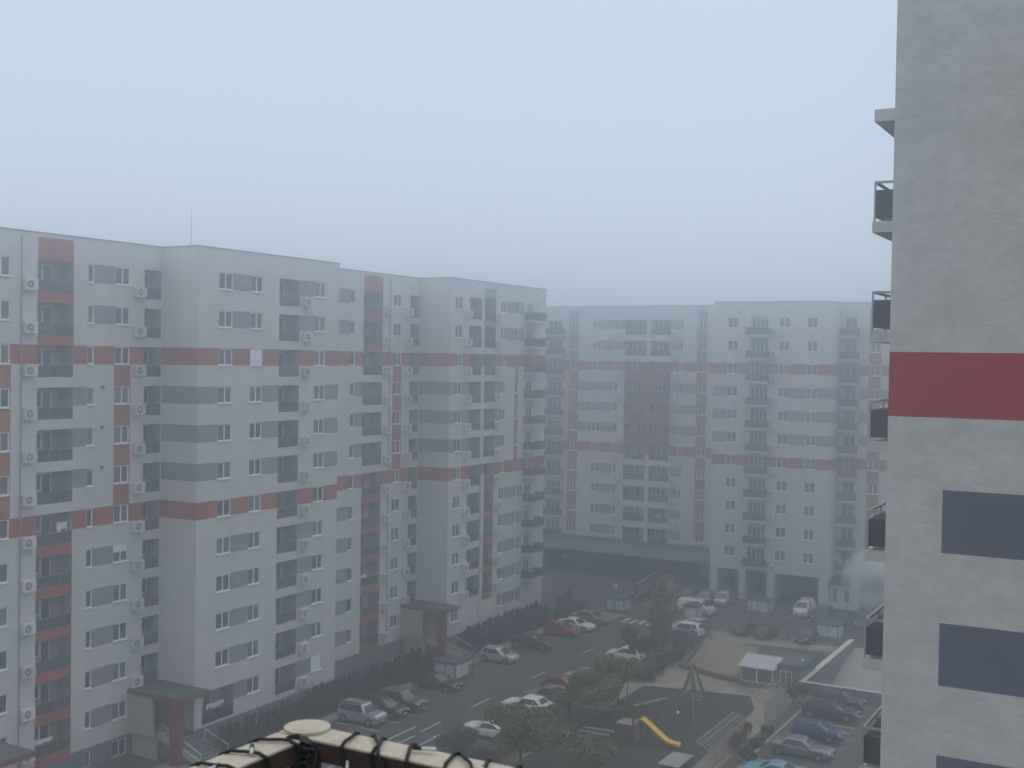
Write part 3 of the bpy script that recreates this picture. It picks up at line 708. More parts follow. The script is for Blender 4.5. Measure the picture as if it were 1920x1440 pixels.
# ================================================================== CARS
def car_kind(key, L, W, HT, belt, hood, xw, xrf, xrr, xrb, deck, wr=.32, van=False, rails=False):
    W2 = W / 2; zb = .22
    def mk():
        b = MB()
        prof = [(-L / 2, deck - .34, .80), (-L / 2 + .05, deck - .16, .91), (-L / 2 + .16, deck - .03, .96), (xrb + .02, deck + .01, .99), (xw - .9, belt + .01, 1.0), (xw, belt + .01, 1.0),
                (xw + (L / 2 - xw) * .5, (hood + belt) / 2 + .055, .985), (L / 2 - .24, hood + .05, .94), (L / 2 - .09, hood - .05, .88), (L / 2 - .01, hood - .2, .80), (L / 2, hood - .34, .78)]
        rings = []
        for x, zt, wf in prof:
            ww = W2 * wf; zz = zb + (.10 if abs(x) > L / 2 - .12 else 0); zm = zz + (zt - zz) * .5
            half = [(ww * .86, zz), (ww * .965, zz + .06), (ww, zz + .2), (ww * 1.004, zm), (ww * .985, zt - .15), (ww * .945, zt - .06), (ww * .85, zt - .012), (ww * .45, zt + .018)]
            rings.append([(x, y, z) for y, z in half] + [(x, -y, z) for y, z in reversed(half)])
        n = len(rings[0])
        for r_, q in zip(rings[:-1], rings[1:]):
            for k in range(n): b.face([r_[k], q[k], q[(k + 1) % n], r_[(k + 1) % n]])
        b.face(rings[0]); b.face(list(reversed(rings[-1])))
        # cabin: outline rings from the waistline to the roof
        wb, wt, zr = W2 * .95, W2 * .78, HT
        zbt = belt - .03
        bot = [(xrb, -wb * .86), (xrb + .22, -wb * .97), (xw - .3, -wb), (xw - .05, -wb * .86), (xw + .04, -wb * .45), (xw + .04, wb * .45), (xw - .05, wb * .86), (xw - .3, wb), (xrb + .22, wb * .97), (xrb, wb * .86)]
        top = [(xrr, -wt * .84), (xrr + .2, -wt * .96), (xrf - .18, -wt), (xrf - .03, -wt * .88), (xrf + .03, -wt * .45), (xrf + .03, wt * .45), (xrf - .03, wt * .88), (xrf - .18, wt), (xrr + .2, wt * .96), (xrr, wt * .84)]
        cx_ = (xrr + xrf) / 2
        def ringat(t):
            z = zbt + (zr - .07 - zbt) * t; bl = .035 * math.sin(math.pi * t)
            out = []
            for p, q in zip(bot, top):
                x = p[0] + (q[0] - p[0]) * t; y = p[1] + (q[1] - p[1]) * t
                out.append((x + (bl if x > cx_ + .3 else -bl if x < cx_ - .5 else 0), y * (1 + bl * .9), z))
            return out
        lv = [ringat(t) for t in (0, .25, .5, .75, 1)]
        lv.append([(cx_ + (x - cx_) * .955, y * .93, zr - .03) for x, y, z in lv[-1]])
        lv.append([(cx_ + (x - cx_) * .86, y * .78, zr - .004) for x, y, z in lv[-2]])
        lv.append([(cx_ + (x - cx_) * .5, y * .4, zr + .006) for x, y, z in lv[-2]])
        m10 = len(bot)
        for ra, rb in zip(lv[:-1], lv[1:]):
            for k in range(m10): b.face([ra[k], ra[(k + 1) % m10], rb[(k + 1) % m10], rb[k]])
        b.face(lv[-1])
        # wheel arches
        ax = [L / 2 - .83, -L / 2 + .74]
        for x in ax:
            for sgn in (-1, 1):
                m2 = 14
                pts = [(x + (wr + .06) * math.cos(2 * math.pi * t / m2), sgn * (W2 + .004), max(.18, wr + (wr + .06) * math.sin(2 * math.pi * t / m2))) for t in range(m2)]
                b.face(pts if sgn < 0 else list(reversed(pts)), 1)
        for sgn in (-1, 1): b.box(xw - .42, xw - .24, sgn * (W2 + .09) - .09, sgn * (W2 + .09) + .09, belt, belt + .14, 0)
        b.box(L / 2 - .10, L / 2 + .01, -W2 * .55, W2 * .55, .34, .5, 1); b.box(-L / 2 - .012, -L / 2 + .1, -W2 * .7, W2 * .7, .3, .44, 1)
        if rails:
            for sgn in (-1, 1): b.box(xrr + .1, xrf - .2, sgn * wt * .9 - .03, sgn * wt * .9 + .03, zr - .01, zr + .06, 1)
        out = {'body': b}
        def lerp(p, q, t): return tuple(p[i] + (q[i] - p[i]) * t for i in range(3))
        lo, hi = ringat(.1), ringat(.92); ml = [ringat(t) for t in (.1, .37, .65, .92)]
        def strip(idx, push, u0=0., u1=1.):
            g = MB(); rows = []
            for r_ in ml:
                pts = [Vector(r_[i]) for i in idx]
                if len(idx) == 2: pts = [pts[0].lerp(pts[1], u0), pts[0].lerp(pts[1], u1)]
                else: pts[0] = pts[0].lerp(pts[1], .12); pts[-1] = pts[-1].lerp(pts[-2], .12)
                rows.append([tuple(p + Vector(push)) for p in pts])
            for ra, rb in zip(rows[:-1], rows[1:]):
                for k in range(len(ra) - 1): g.face([ra[k], ra[k + 1], rb[k + 1], rb[k]])
            return g
        out['windscreen'] = strip([3, 4, 5, 6], (.012, 0, .008))
        if not van: out['rear_window'] = strip([9, 0], (-.012, 0, .006), .08, .92)
        segs = ((.03, .27), (.30, .62), (.65, .985)) if not van else ((.70, .985),)
        for sg, (ia, ib) in ((-1, (1, 2)), (1, (8, 7))):
            for j, (ua, ub) in enumerate(segs): out['side_window.%d%d' % (sg + 1, j)] = strip([ia, ib], (0, sg * .010, .003), ua, ub)
        return {k: v.mesh(k.split('.')[0], ['paintslot', 'trim'] if k == 'body' else ['carglass'], 38 if k == 'body' else 60) for k, v in out.items()}, ax
    M.setdefault('paintslot', M['trim'])
    return cached(('car', key), mk)
KINDS = {
    'hatch': (4.05, 1.76, 1.49, .93, .80, 1.08, .22, -1.5, -1.88, .99),
    'suv': (4.4, 1.84, 1.65, 1.03, .92, 1.15, .42, -1.72, -2.05, 1.08, .35),
    'boxy_suv': (4.2, 1.80, 1.70, 1.03, .95, .98, .52, -1.88, -2.0, 1.08, .34, False, True),
    'sedan': (4.75, 1.82, 1.46, .93, .79, 1.05, .30, -1.15, -1.75, 1.02),
    'wagon': (4.75, 1.83, 1.49, .95, .81, 1.12, .32, -1.75, -2.2, 1.0, .33, False, True),
    'coupe': (4.5, 1.8, 1.38, .90, .76, .95, .15, -.85, -1.75, 1.0, .33),
    'van': (4.45, 1.84, 1.86, 1.12, .94, 1.5, .78, -2.1, -2.2, 1.3, .32, True),
    'mpv': (4.4, 1.8, 1.68, 1.04, .88, 1.35, .55, -1.85, -2.1, 1.08, .32, False, True)}
PAINT = {}
def paint(name, col, metal=.2):
    if name not in PAINT: PAINT[name] = mat(name, col, .32, metal=metal, var=0, spec=.5, coat=.6)
    return PAINT[name]
wheel_me = {}
def wheel_mesh(r):
    def mk():
        t = MB(); t.tube((0, -.1, 0), (0, .1, 0), r, n=18)
        q = MB(); q.tube((0, -.115, 0), (0, .115, 0), r * .66, n=14)
        for k in range(5):
            a = 2 * math.pi * k / 5
            q.box(-.001, .001, -.001, .001, 0, .001)
        return t.mesh('wheel', ['tyre'], 40), q.mesh('rim', ['rim'], 40)
    return cached(('wh', r), mk)
def car(kind, pname, col, x, y, head, label, metal=.2, group='cars parked in the yard', cat='car', nm='parked_car'):
    K = KINDS[kind]; parts, ax = car_kind(kind, *K)
    L, W = K[0], K[1]; W2 = W / 2; wr = K[10] if len(K) > 10 else .32; hood, deck = K[4], K[9]
    o = thing(nm, label, cat, (x, y, .006), math.radians(head + U(-1.2, 1.2)), group)
    for k, me in parts.items():
        p = link(k.split('.')[0], me, o)
        if k == 'body': p.material_slots[0].link = 'OBJECT'; p.material_slots[0].material = paint(pname, col, metal)
    wm, rm = wheel_mesh(wr)
    for a in ax:
        for sg in (-1, 1):
            q = link('wheel', wm, o, (a, sg * (W2 - .085), wr)); link('rim', rm, q)
    def small(n, mt, bx):
        me = cached((n, kind) + bx, lambda: (lambda m_: (m_.box(*bx), m_.mesh(n, [mt]))[1])(MB())); link(n, me, o)
    for sg in (-1, 1):
        y0, y1 = sorted((sg * W2 * .5, sg * W2 * .80)); small('headlight', 'headlight', (L / 2 - .16, L / 2 - .02, y0, y1, hood - .2, hood - .06))
        y0, y1 = sorted((sg * W2 * .58, sg * W2 * .88)); small('taillight', 'taillight', (-L / 2 - .008, -L / 2 + .1, y0, y1, deck - .36, deck - .14))
    small('number_plate', 'plate', (L / 2 + .012, L / 2 + .03, -.26, .26, .40, .51)); small('number_plate', 'plate', (-L / 2 - .03, -L / 2 - .013, -.26, .26, .50, .61))
    return o
WHT, SIL, GRY, BLK = (.74, .75, .77), (.42, .44, .46), (.17, .175, .19), (.018, .018, .022)
NR = 'cars parked along the left building'
car('boxy_suv', 'silver_paint', SIL, -59.3, 81.0, 0, 'boxy silver SUV nearest the string light railing in the left row', .5, NR)
car('hatch', 'black_paint', BLK, -58.8, 83.6, 0, 'black hatchback between the boxy silver SUV and a dark grey car', .1, NR)
car('suv', 'darkgrey_paint', (.10, .105, .115), -58.7, 86.0, 0, 'dark grey car beside the black hatchback and an empty bay', .3, NR)
car('sedan', 'blackgrey_paint', (.026, .028, .03), -59.5, 92.9, 0, 'black sedan parked in front of the dark bin shelter in the left row', .1, NR)
car('hatch', 'silver2_paint', (.52, .54, .57), -59.5, 104.6, 0, 'light silver hatchback standing alone before the second hedge', .4, NR)
car('sedan', 'black2_paint', (.022, .024, .03), -59.3, 111.6, 0, 'black sedan between the lone silver hatchback and the red car', .1, NR)
car('hatch', 'red_paint', (.36, .035, .025), -59.3, 118.5, 0, 'bright red hatchback beside a white car in the left row', .2, NR)
car('coupe', 'white_paint', WHT, -59.2, 121.7, 0, 'white car parked next to the bright red hatchback', 0, NR)
car('sedan', 'champagne_paint', (.20, .205, .21), -59.2, 125.9, 0, 'grey sedan between the white car and the pale bin shelter', .4, NR)
car('hatch', 'black_paint', BLK, -62.6, 130.6, 0, 'black car tucked behind the grey sedan at the far hedge end', .1, NR)
RR = 'cars parked between the road and the lawn'
car('coupe', 'white_paint', WHT, -48.3, 83.4, 180, 'low white coupe half hidden by the nearest green tree', 0, RR)
car('sedan', 'white_paint', WHT, -48.7, 91.0, 180, 'white car facing the road behind the nearest green tree', 0, RR)
car('suv', 'grey_paint', GRY, -48.3, 94.2, 180, 'grey car behind the white car on the road edge', .3, RR)
car('hatch', 'wine_paint', (.22, .02, .025), -48.9, 98.3, 0, 'dark red hatchback with its tail to the road beside the olive trees', .2, RR)
car('suv', 'silver_paint', SIL, -48.3, 101.3, 180, 'silver car largely hidden behind the olive trees', .5, RR)
car('hatch', 'white_paint', WHT, -48.7, 112.1, 180, 'white hatchback beside the dark red bush facing the road', 0, RR)
car('suv', 'grey_paint', GRY, -48.7, 117.9, 180, 'grey car behind the dark red bush and the tall slender tree', .3, RR)
car('hatch', 'blue2_paint', (.03, .06, .16), -46.9, 122.4, 180, 'blue car peeping out right of the tall slender tree', .3, RR)
car('suv', 'white_paint', WHT, -47.5, 125.8, 180, 'white car right of the tall slender tree above the blue car', 0, RR)
car('hatch', 'silver2_paint', SIL, -47.8, 129.0, 180, 'silver hatchback in front of the small bin shelter', .4, RR)
RF_ = 'cars parked before the far building'
car('van', 'white_paint', WHT, -50.4, 137.4, 0, 'white delivery van facing right beside the tall slender tree', 0, RF_, 'van', 'delivery_van')
car('suv', 'black_paint', BLK, -60.0, 142.1, -90, 'dark car behind the striped barrier arm', .1, RF_)
car('van', 'greywhite_paint', (.40, .41, .43), -58.2, 147.5, 90, 'grey van seen from behind left of the slender tree', 0, RF_, 'van', 'parked_van')
car('suv', 'black2_paint', BLK, -54.3, 145.4, -90, 'black car before the shop posters under the canopy', .1, RF_)
car('wagon', 'silver_paint', SIL, -51.7, 143.8, -90, 'silver estate car beside the left tower pillar', .5, RF_)
car('mpv', 'silver2_paint', (.52, .54, .57), -49.4, 145.0, -90, 'light silver people carrier with roof rails in the tower passage', .4, RF_)
car('van', 'white_paint', WHT, -39.0, 144.3, -90, 'white panel van facing out below the tower', 0, RF_, 'van', 'parked_van')
car('suv', 'black_paint', BLK, -36.3, 142.6, -90, 'black SUV right of the white panel van', .1, RF_)
car('sedan', 'darkblue_paint', (.045, .05, .065), -33.7, 142.2, -90, 'dark slate sedan with bright grille right of the black SUV', .3, RF_)
car('hatch', 'darkgrey_paint', (.07, .075, .08), -31.3, 141.9, -90, 'dark grey car last in the row by the near balconies', .3, RF_)
RP = 'cars parked along the park edge'
car('hatch', 'black_paint', BLK, -42.2, 130.8, 90, 'black hatchback parked tail first at the park edge', .1, RP)
car('hatch', 'maroon_paint', (.06, .02, .025), -39.4, 130.4, 90, 'dark maroon car beside the black hatchback at the park edge', .2, RP)
car('hatch', 'navy_paint', (.025, .025, .04), -35.0, 130.8, -90, 'black car between the lamp post and the white panelled bin shelter', .1, RP)
RL = 'cars in the bays beside the near right building'
car('suv', 'black2_paint', (.03, .032, .038), -25.6, 107.1, 0, 'dark SUV right under the ramp parapet', .2, RL)
car('wagon', 'black_paint', BLK, -25.5, 103.7, 0, 'black estate car in front of the dark SUV near the ramp', .1, RL)
car('hatch', 'blue_paint', (.02, .04, .16), -25.0, 97.3, 0, 'deep blue hatchback between the black estate and the grey sedan', .3, RL)
car('sedan', 'midgrey_paint', (.20, .205, .22), -24.9, 92.4, 0, 'mid grey sedan beside the deep blue hatchback', .5, RL)
car('coupe', 'skyblue_paint', (.11, .34, .48), -25.3, 86.0, 180, 'light blue car cut by the bottom picture edge', .1, RL)
# ================================================================== VEGETATION
def tree(label, x, y, h, crown, trunk_r, leaf, n, size, bark='bark', limbs=5, group='trees in the yard', th=None, cat='tree', name='tree'):
    """crown: list of (dx,dy,z,rx,ry,rz) clumps"""
    T = thing(name, label, cat, (x, y, 0), 0, group)
    t = MB(); th = th or h * .55
    t.tube((0, 0, -.05), (.05, .03, th * .5), trunk_r, trunk_r * .8, 8); t.tube((.05, .03, th * .5), (0, 0, th), trunk_r * .8, trunk_r * .45, 8)
    for dx, dy, z, rx, ry, rz in crown[:limbs]:
        st = (0, 0, min(th, z) * U(.5, .85)); t.tube(st, (dx, dy, z), trunk_r * .42, trunk_r * .12, 6)
        for _ in range(3): t.tube((dx * .6, dy * .6, st[2] + (z - st[2]) * .6), (dx + U(-1, 1) * rx * .8, dy + U(-1, 1) * ry * .8, z + U(-.2, .8) * rz), trunk_r * .16, trunk_r * .05, 5)
    link('trunk', t.mesh('trunk', [bark], 60), T)
    c_ = MB(); tot = sum(q[3] * q[4] * q[5] for q in crown) ** 1
    for dx, dy, z, rx, ry, rz in crown:
        k = int(n * rx * ry * rz / tot)
        c_.leaves((dx, dy, z), (rx, ry, rz), k, size)
    link('crown', c_.mesh('crown', [leaf]), T)
    return T
def clumps(n, R0, z0, z1, r0, r1, sq=.8):
    out = []
    for i in range(n):
        a = i * 2.4 + U(-.3, .3); q = math.sqrt((i + .3) / n) * R0
        z = U(z0, z1); r_ = U(r0, r1); out.append((q * math.cos(a), q * math.sin(a), z, r_, r_, r_ * sq))
    return out
def at(px, py, Y_):
    d = ray(px, py); t = Y_ / d.y; return d.x * t, Y_, H + d.z * t
# tall slender tree by the crossing
cr = [(U(-.35, .35), U(-.35, .35), 1.9 + .52 * i, .95 * math.sin(math.pi * (.12 + .8 * (i / 13) ** .75)) + .35, .95 * math.sin(math.pi * (.12 + .8 * (i / 13) ** .75)) + .35, .62) for i in range(14)]
tree('tall slender yellow green tree beside the pedestrian crossing', -45.3, 113.6, 9.5, cr, .11, 'leafY', 5200, .19, 'palebark', 6, th=7)
x, y = G(1158, 1330)
tree('rounded olive tree at the rear corner of the playground', x, y, 4.6, clumps(11, 1.7, 2.7, 4.3, .75, 1.05), .09, 'leafO', 8500, .15, th=3)
x, y = G(1116, 1352)
tree('drooping olive tree left of the playground corner', x, y, 4.4, clumps(12, 1.9, 2.0, 3.8, .75, 1.1), .09, 'leafO', 8500, .15, th=2.8)
x, y = G(1065, 1345)
tree('small green tree between the grey car and the olive trees', x, y, 3.0, clumps(7, 1.1, 1.4, 2.4, .55, .75), .07, 'leafO', 2600, .15, th=2)
x, y = G(975, 1450)
tree('large rounded green tree nearest the railing', x, y, 5.0, clumps(15, 2.1, 2.3, 4.6, .75, 1.15), .13, 'leafG', 13000, .15, th=3.2)
x, y = G(1022, 1388)
tree('green tree rising behind the nearest rounded tree', x, y, 3.4, clumps(7, 1.1, 1.7, 2.8, .55, .85), .08, 'leafG', 4000, .15, th=2.6)
x, y = G(1095, 1462)
tree('broad green tree cut by the bottom edge left of the slide', x, y, 3.6, clumps(11, 2.0, 1.8, 3.0, .7, 1.0), .11, 'leafG', 7600, .15, th=2.2)
def bush(label, x, y, R0, h, leaf, n, size=.13, group='bushes in the yard', twigs=10):
    T = thing('bush', label, 'bush', (x, y, 0), 0, group)
    t = MB()
    for _ in range(twigs):
        a = U(0, 6.28); q = U(.3, 1) * R0; t.tube((0, 0, 0), (q * math.cos(a), q * math.sin(a), h * U(.7, 1.05)), .022, .008, 5)
    link('stems', t.mesh('stems', ['bark']), T)
    c_ = MB()
    for d in clumps(8, R0 * .8, h * .4, h * .8, R0 * .32, R0 * .5, min(1, h / R0 * .6)): c_.leaves((d[0], d[1], d[2]), d[3:], n // 8, size)
    link('foliage', c_.mesh('foliage', [leaf]), T); return T
x, y = G(862, 1412); bush('purple leaved thorny bush beside the low white coupe', x, y, 1.9, 1.9, 'leafP', 2200, .12, twigs=40)
x, y = G(905, 1440); bush('purple leaved bush between the railing and the nearest green tree', x, y, 1.6, 1.8, 'leafP', 1500, .12, twigs=26)
x, y = G(1208, 1240); bush('dark red bush left of the tall slender tree', x, y, 1.7, 3.0, 'leafP', 3200, .14, twigs=20)
x, y = G(1180, 1215); bush('thin dark bush behind the white hatchback', x, y, 1.1, 2.4, 'leafP', 1000, .12, twigs=20)
i = 0
hl = ['first clipped dark shrub behind the slender tree', 'second clipped dark shrub along the path', 'wide dark shrub midway along the path hedge', 'dark shrub before the blue car', 'dark shrub at the path bend', 'olive shrub by the lamp at the far path end', 'low dark shrub where the path hedge ends']
for (px, py, r_, h_, lf) in ((1232, 1262, 1.2, 1.0, 'leafD'), (1250, 1248, 1.2, 1.1, 'leafD'), (1268, 1236, 1.3, 1.0, 'leafD'), (1284, 1222, 1.3, 1.1, 'leafD'), (1300, 1208, 1.4, 1.2, 'leafD'), (1318, 1192, 1.4, 1.8, 'leafO'), (1210, 1275, 1.2, 1.0, 'leafD')):
    x, y = G(px, py); bush(hl[i], x, y, r_, h_, lf, 1300, .15, 'shrubs along the park path'); i += 1
hl = ['rusty shrub beside the back garden frame', 'dark shrub under the ramp wall corner', 'green shrub between the two garden frames', 'low dark shrub beside the mid grey sedan', 'dark shrub beside the light blue car', 'brown climbing shrub on the near garden frame', 'dry brown shrub at the rear of the near garden frame']
i = 0
for (px, py, r_, h_, lf) in ((1487, 1322, .9, 2.1, 'leafR'), (1504, 1312, .7, 1.3, 'leafD'), (1440, 1382, .55, 1.1, 'leafD'), (1421, 1400, .8, .8, 'leafD'), (1403, 1432, .8, 1.3, 'leafD'), (1380, 1408, .9, 1.5, 'leafR'), (1398, 1390, .7, 1.7, 'leafR')):
    x, y = G(px, py); bush(hl[i], x, y, r_, h_, lf, 900, .12, 'shrubs in the strip beside the right bays', 8); i += 1
# conifers: four variants, copied along the beds
def conifer(v):
    c_ = MB(); h = 1; n = 190
    c_.tube((0, 0, 0), (0, 0, .92), .25, .06, 8)
    for i in range(n):
        z = U(.02, 1) ** 1.1; r_ = .40 * (1 - z) ** .55 * (.9 + .2 * math.sin(7 * z + v)); a = U(0, 6.28)
        p = Vector((r_ * math.cos(a), r_ * math.sin(a), z)); t = Vector((-math.sin(a), math.cos(a), 0)); q = U(.06, .12); o = Vector((math.cos(a), math.sin(a), 0))
        c_.face([p - t * q * .6 - o * .02, p + t * q * .6 - o * .02, p + t * q * .2 + o * .05 + Vector((0, 0, q * 1.3)), p - t * q * .2 + o * .05 + Vector((0, 0, q * 1.3))])
    return c_.mesh('conifer_shrub', ['conifer'])
CV = [conifer(v) for v in range(4)]
def conrow(x, y0, y1, step, h, label, group, jx=.12):
    y = y0; i = 0
    while y < y1:
        o = link('conifer_shrub', CV[i % 4], None, (x + U(-jx, jx), y, .1), U(0, 6)); hh = h * U(.86, 1.1); o.scale = (1.35, 1.35, hh)
        tag(o, label, 'shrub', group); y += step * U(.9, 1.1); i += 1
conrow(-63.3, 68.4, 79, .85, 2.1, 'pointed dark conifer in the spiky row nearest the railing', 'spiky conifers below the antenna wing')
conrow(-63.2, 79.4, 98, .62, 1.75, 'dark conifer in the dense first hedge behind the left parking row', 'conifers of the first dense hedge')
conrow(-64.4, 79.8, 98, .70, 1.95, 'dark conifer in the rear line of the first hedge', 'conifers of the first hedge rear line')
conrow(-63.4, 105.8, 123, .62, 2.0, 'dark conifer in the second hedge behind the lone silver hatchback', 'conifers of the second hedge')
conrow(-64.6, 105.8, 123, .75, 2.2, 'dark conifer in the rear line of the second hedge', 'conifers of the second hedge rear line')
conrow(-63.2, 125.0, 128.6, .7, 2.9, 'dark conifer in the short clump behind the red hatchback', 'conifers of the far clump')
# ================================================================== PARK FURNITURE
# --- slide tower set
T = thing('play_tower', 'dark timber climbing tower with swing beam, rails and monkey bars', 'climbing tower', (-38, 88.3, 0))
m_ = MB(); tx0, tx1, ty0, ty1 = -38.9, -37.3, 87.6, 89.3
for x, y in ((tx0, ty0), (tx1, ty0), (tx0, ty1), (tx1, ty1)):
    m_ = MB(); m_.box(x - .07, x + .07, y - .07, y + .07, 0, 3.1); part(m_, 'post', ['wood'], T)
m_ = MB(); m_.box(tx0 + .07, tx1 - .07, ty0 + .07, ty1 - .07, 1.5, 1.6); part(m_, 'platform', ['palewood'], T)
m_ = MB()
for z in (2.6,): m_.bar((tx0, ty0, z), (tx1, ty0, z), .06, .12); m_.bar((tx0, ty1, z), (tx1, ty1, z), .06, .12); m_.bar((tx0, ty0, z), (tx0, ty1, z), .06, .12); m_.bar((tx1, ty0, z), (tx1, ty1, z), .06, .12)
m_.box(tx0 + .07, tx1 - .07, ty1 - .03, ty1 + .03, 1.6, 2.3); part(m_, 'guard_rail', ['wood'], T)
m_ = MB(); m_.bar((-38.0, ty1, 2.65), (-36.7, 93.2, 2.55), .14, .16); part(m_, 'swing_beam', ['palewood'], T)
for a in ((-36.5, 93.0, -35.3, 92.7), (-36.75, 93.2, -38.2, 94.2)):
    m_ = MB(); m_.bar((a[0], a[1], 2.6), (a[2], a[3], 0), .12, .12); part(m_, 'leg', ['wood'], T)
for dz in (0, 1):
    m_ = MB(); yy = 86.0 - dz * 1.0 + .4
    m_.box(-41.0, -40.88, yy - .06, yy + .06, 0, 1.15); m_.box(-38.6, -38.48, yy - .06, yy + .06, 0, 1.15); m_.bar((-41.1, yy, 1.15), (-38.4, yy, 1.22), .14, .14, 1)
    part(m_, 'balance_rail', ['wood', 'palewood'], T)
m_ = MB()
for yy in (88.0, 89.4): m_.bar((-43.2, yy, 2.1), (tx0, yy, 2.3), .08, .1)
for k in range(12): m_.tube((-43.0 + .34 * k, 88.0, 2.12 + .016 * k), (-43.0 + .34 * k, 89.4, 2.12 + .016 * k), .02, n=5)
for yy in (88.0, 89.4): m_.box(-43.15, -43.03, yy - .06, yy + .06, 0, 2.1)
part(m_, 'monkey_bars', ['wood'], T)
m_ = MB()
for k in range(6): m_.tube((-37.3, 87.75 + .27 * k, 0), (-37.3, 87.75 + .27 * k, 1.5), .015, n=4)
for k in range(5): m_.tube((-37.3, 87.65, .25 + .27 * k), (-37.3, 89.25, .25 + .27 * k), .015, n=4)
part(m_, 'climbing_net', ['rope'], T)
# slide
m_ = MB(); y0, wd = 89.0, .62
prof = [(-37.45, 1.72), (-37.05, 1.74), (-36.75, 1.6), (-36.2, 1.25), (-35.4, .72), (-34.8, .38), (-34.4, .28), (-33.75, .26)]
for (xa, za), (xb, zb_) in zip(prof[:-1], prof[1:]):
    ya, yb = y0 - (xa + 37.45) * .09, y0 - (xb + 37.45) * .09
    sec = lambda x, y, z: [(x, y - wd / 2 - .05, z + .2), (x, y - wd / 2, z + .2), (x, y - wd / 2 + .08, z + .02), (x, y + wd / 2 - .08, z + .02), (x, y + wd / 2, z + .2), (x, y + wd / 2 + .05, z + .2), (x, y + wd / 2 - .05, z - .06), (x, y - wd / 2 + .05, z - .06)]
    A0, B0 = sec(xa, ya, za), sec(xb, yb, zb_)
    for k in range(8): m_.face([A0[k], B0[k], B0[(k + 1) % 8], A0[(k + 1) % 8]])
sd = thing('slide', 'yellow plastic slide running down from the timber tower', 'slide', (-35.5, 88.8, 0))
part(m_, 'chute', ['yellow'], sd, 50)
m_ = MB(); m_.tube((-34.0, 88.7, 0), (-34.0, 88.7, .22), .04); m_.tube((-36.6, 88.9, 0), (-36.6, 88.9, 1.4), .04); part(m_, 'support', ['wood'], sd)
# pyramid climbing frame
T = thing('climbing_pyramid', 'tall timber pyramid frame with white ropes and swing seats', 'climbing frame', (-36.8, 98.6, 0))
ap = Vector((-36.5, 98.9, 3.95))
for i, (x, y) in enumerate(((-39.4, 103.8), (-34.8, 99.0), (-36.9, 94.9), (-34.7, 94.6), (-38.2, 104.2))):
    m_ = MB(); e = ap + Vector((.1 * math.cos(i), .1 * math.sin(i) + (.2 if i in (0, 1, 4) else -.3), 0)); m_.tube((x, y, 0), e + (e - Vector((x, y, 0))) * .05, .13, .09, 7); part(m_, 'leg', ['wood'], T)
m_ = MB()
for a, b in (((-37.6, 100.9, 2.4), (-35.9, 98.9, 2.3)), ((-37.1, 100.2, 3.0), (-36.1, 98.9, 3.0)), ((-36.5, 98.9, 3.9), (-37.8, 100.6, 1.2)), ((-36.5, 98.9, 3.9), (-35.7, 99.3, 1.3)), ((-36.5, 98.9, 3.9), (-36.6, 100.0, 1.2)), ((-37.8, 100.6, 1.2), (-35.7, 99.3, 1.3))):
    m_.tube(a, b, .045, n=5)
part(m_, 'ropes', ['rope'], T)
m_ = MB(); m_.tube((-36.6, 99.6, 1.0), (-35.8, 99.2, 1.0), .05); part(m_, 'seat', ['rope'], T)
for (px, py, lb) in ((1271, 1340, 'pale ball lying on the playground near the pyramid frame'),):
    x, y = G(px, py); m_ = MB()
    for i in range(6):
        for j in range(10):
            f3 = lambda a, b: (x + .16 * math.sin(a) * math.cos(b), y + .16 * math.sin(a) * math.sin(b), .17 + .16 * math.cos(a))
            a0, a1, b0, b1 = math.pi * i / 6, math.pi * (i + 1) / 6, 6.2832 * j / 10, 6.2832 * (j + 1) / 10
            m_.face([f3(a0, b0), f3(a1, b0), f3(a1, b1), f3(a0, b1)])
    solo(m_, 'ball', ['pvc'], lb, 'ball', smooth=60, base=(x, y, 0))
# table tennis table
T = thing('table_tennis_table', 'grey outdoor table tennis table at the foot of the slide', 'table', (-32.3, 84, 0))
m_ = MB(); m_.box(-33.15, -31.45, 82.6, 85.8, .70, .76); part(m_, 'tabletop', ['table'], T)
for yy in (83.2, 85.0): m_ = MB(); m_.box(-32.8, -31.8, yy, yy + .15, 0, .698); part(m_, 'leg', ['hut'], T)
# garden frames
def garden_frame(label, x, y0, y1, h, arm):
    T = thing('garden_frame', label, 'garden frame', (x, (y0 + y1) / 2, 0), 0, 'slatted garden frames'); n = int((y1 - y0) / .62)
    m_ = MB()
    for k in range(n + 1):
        y = y0 + (y1 - y0) * k / n; m_.box(x - .06, x + .06, y - .06, y + .06, 0, h)
    m_.box(x - .03, x + .03, y0, y1, .25, .35); part(m_, 'slats', ['palewood'], T)
    m_ = MB()
    for k in range(n + 1):
        y = y0 + (y1 - y0) * k / n; m_.bar((x + .05, y, h), (x - arm, y, h + arm * .42), .06, .09)
    m_.bar((x - arm, y0 - .1, h + arm * .42), (x - arm, y1 + .1, h + arm * .42), .05, .07); m_.bar((x - arm * .6, y0 - .1, h + arm * .26), (x - arm * .6, y1 + .1, h + arm * .26), .05, .07)
    part(m_, 'top_bars', ['palewood'], T)
garden_frame('slatted pale timber frame nearer the kiosk, arms slanting up', -29.75, 98.4, 104.6, 2.0, 1.0)
garden_frame('slatted pale timber frame beside the rubber playground, cut by the bottom edge', -30.0, 85.0, 93.8, 1.7, 1.0)
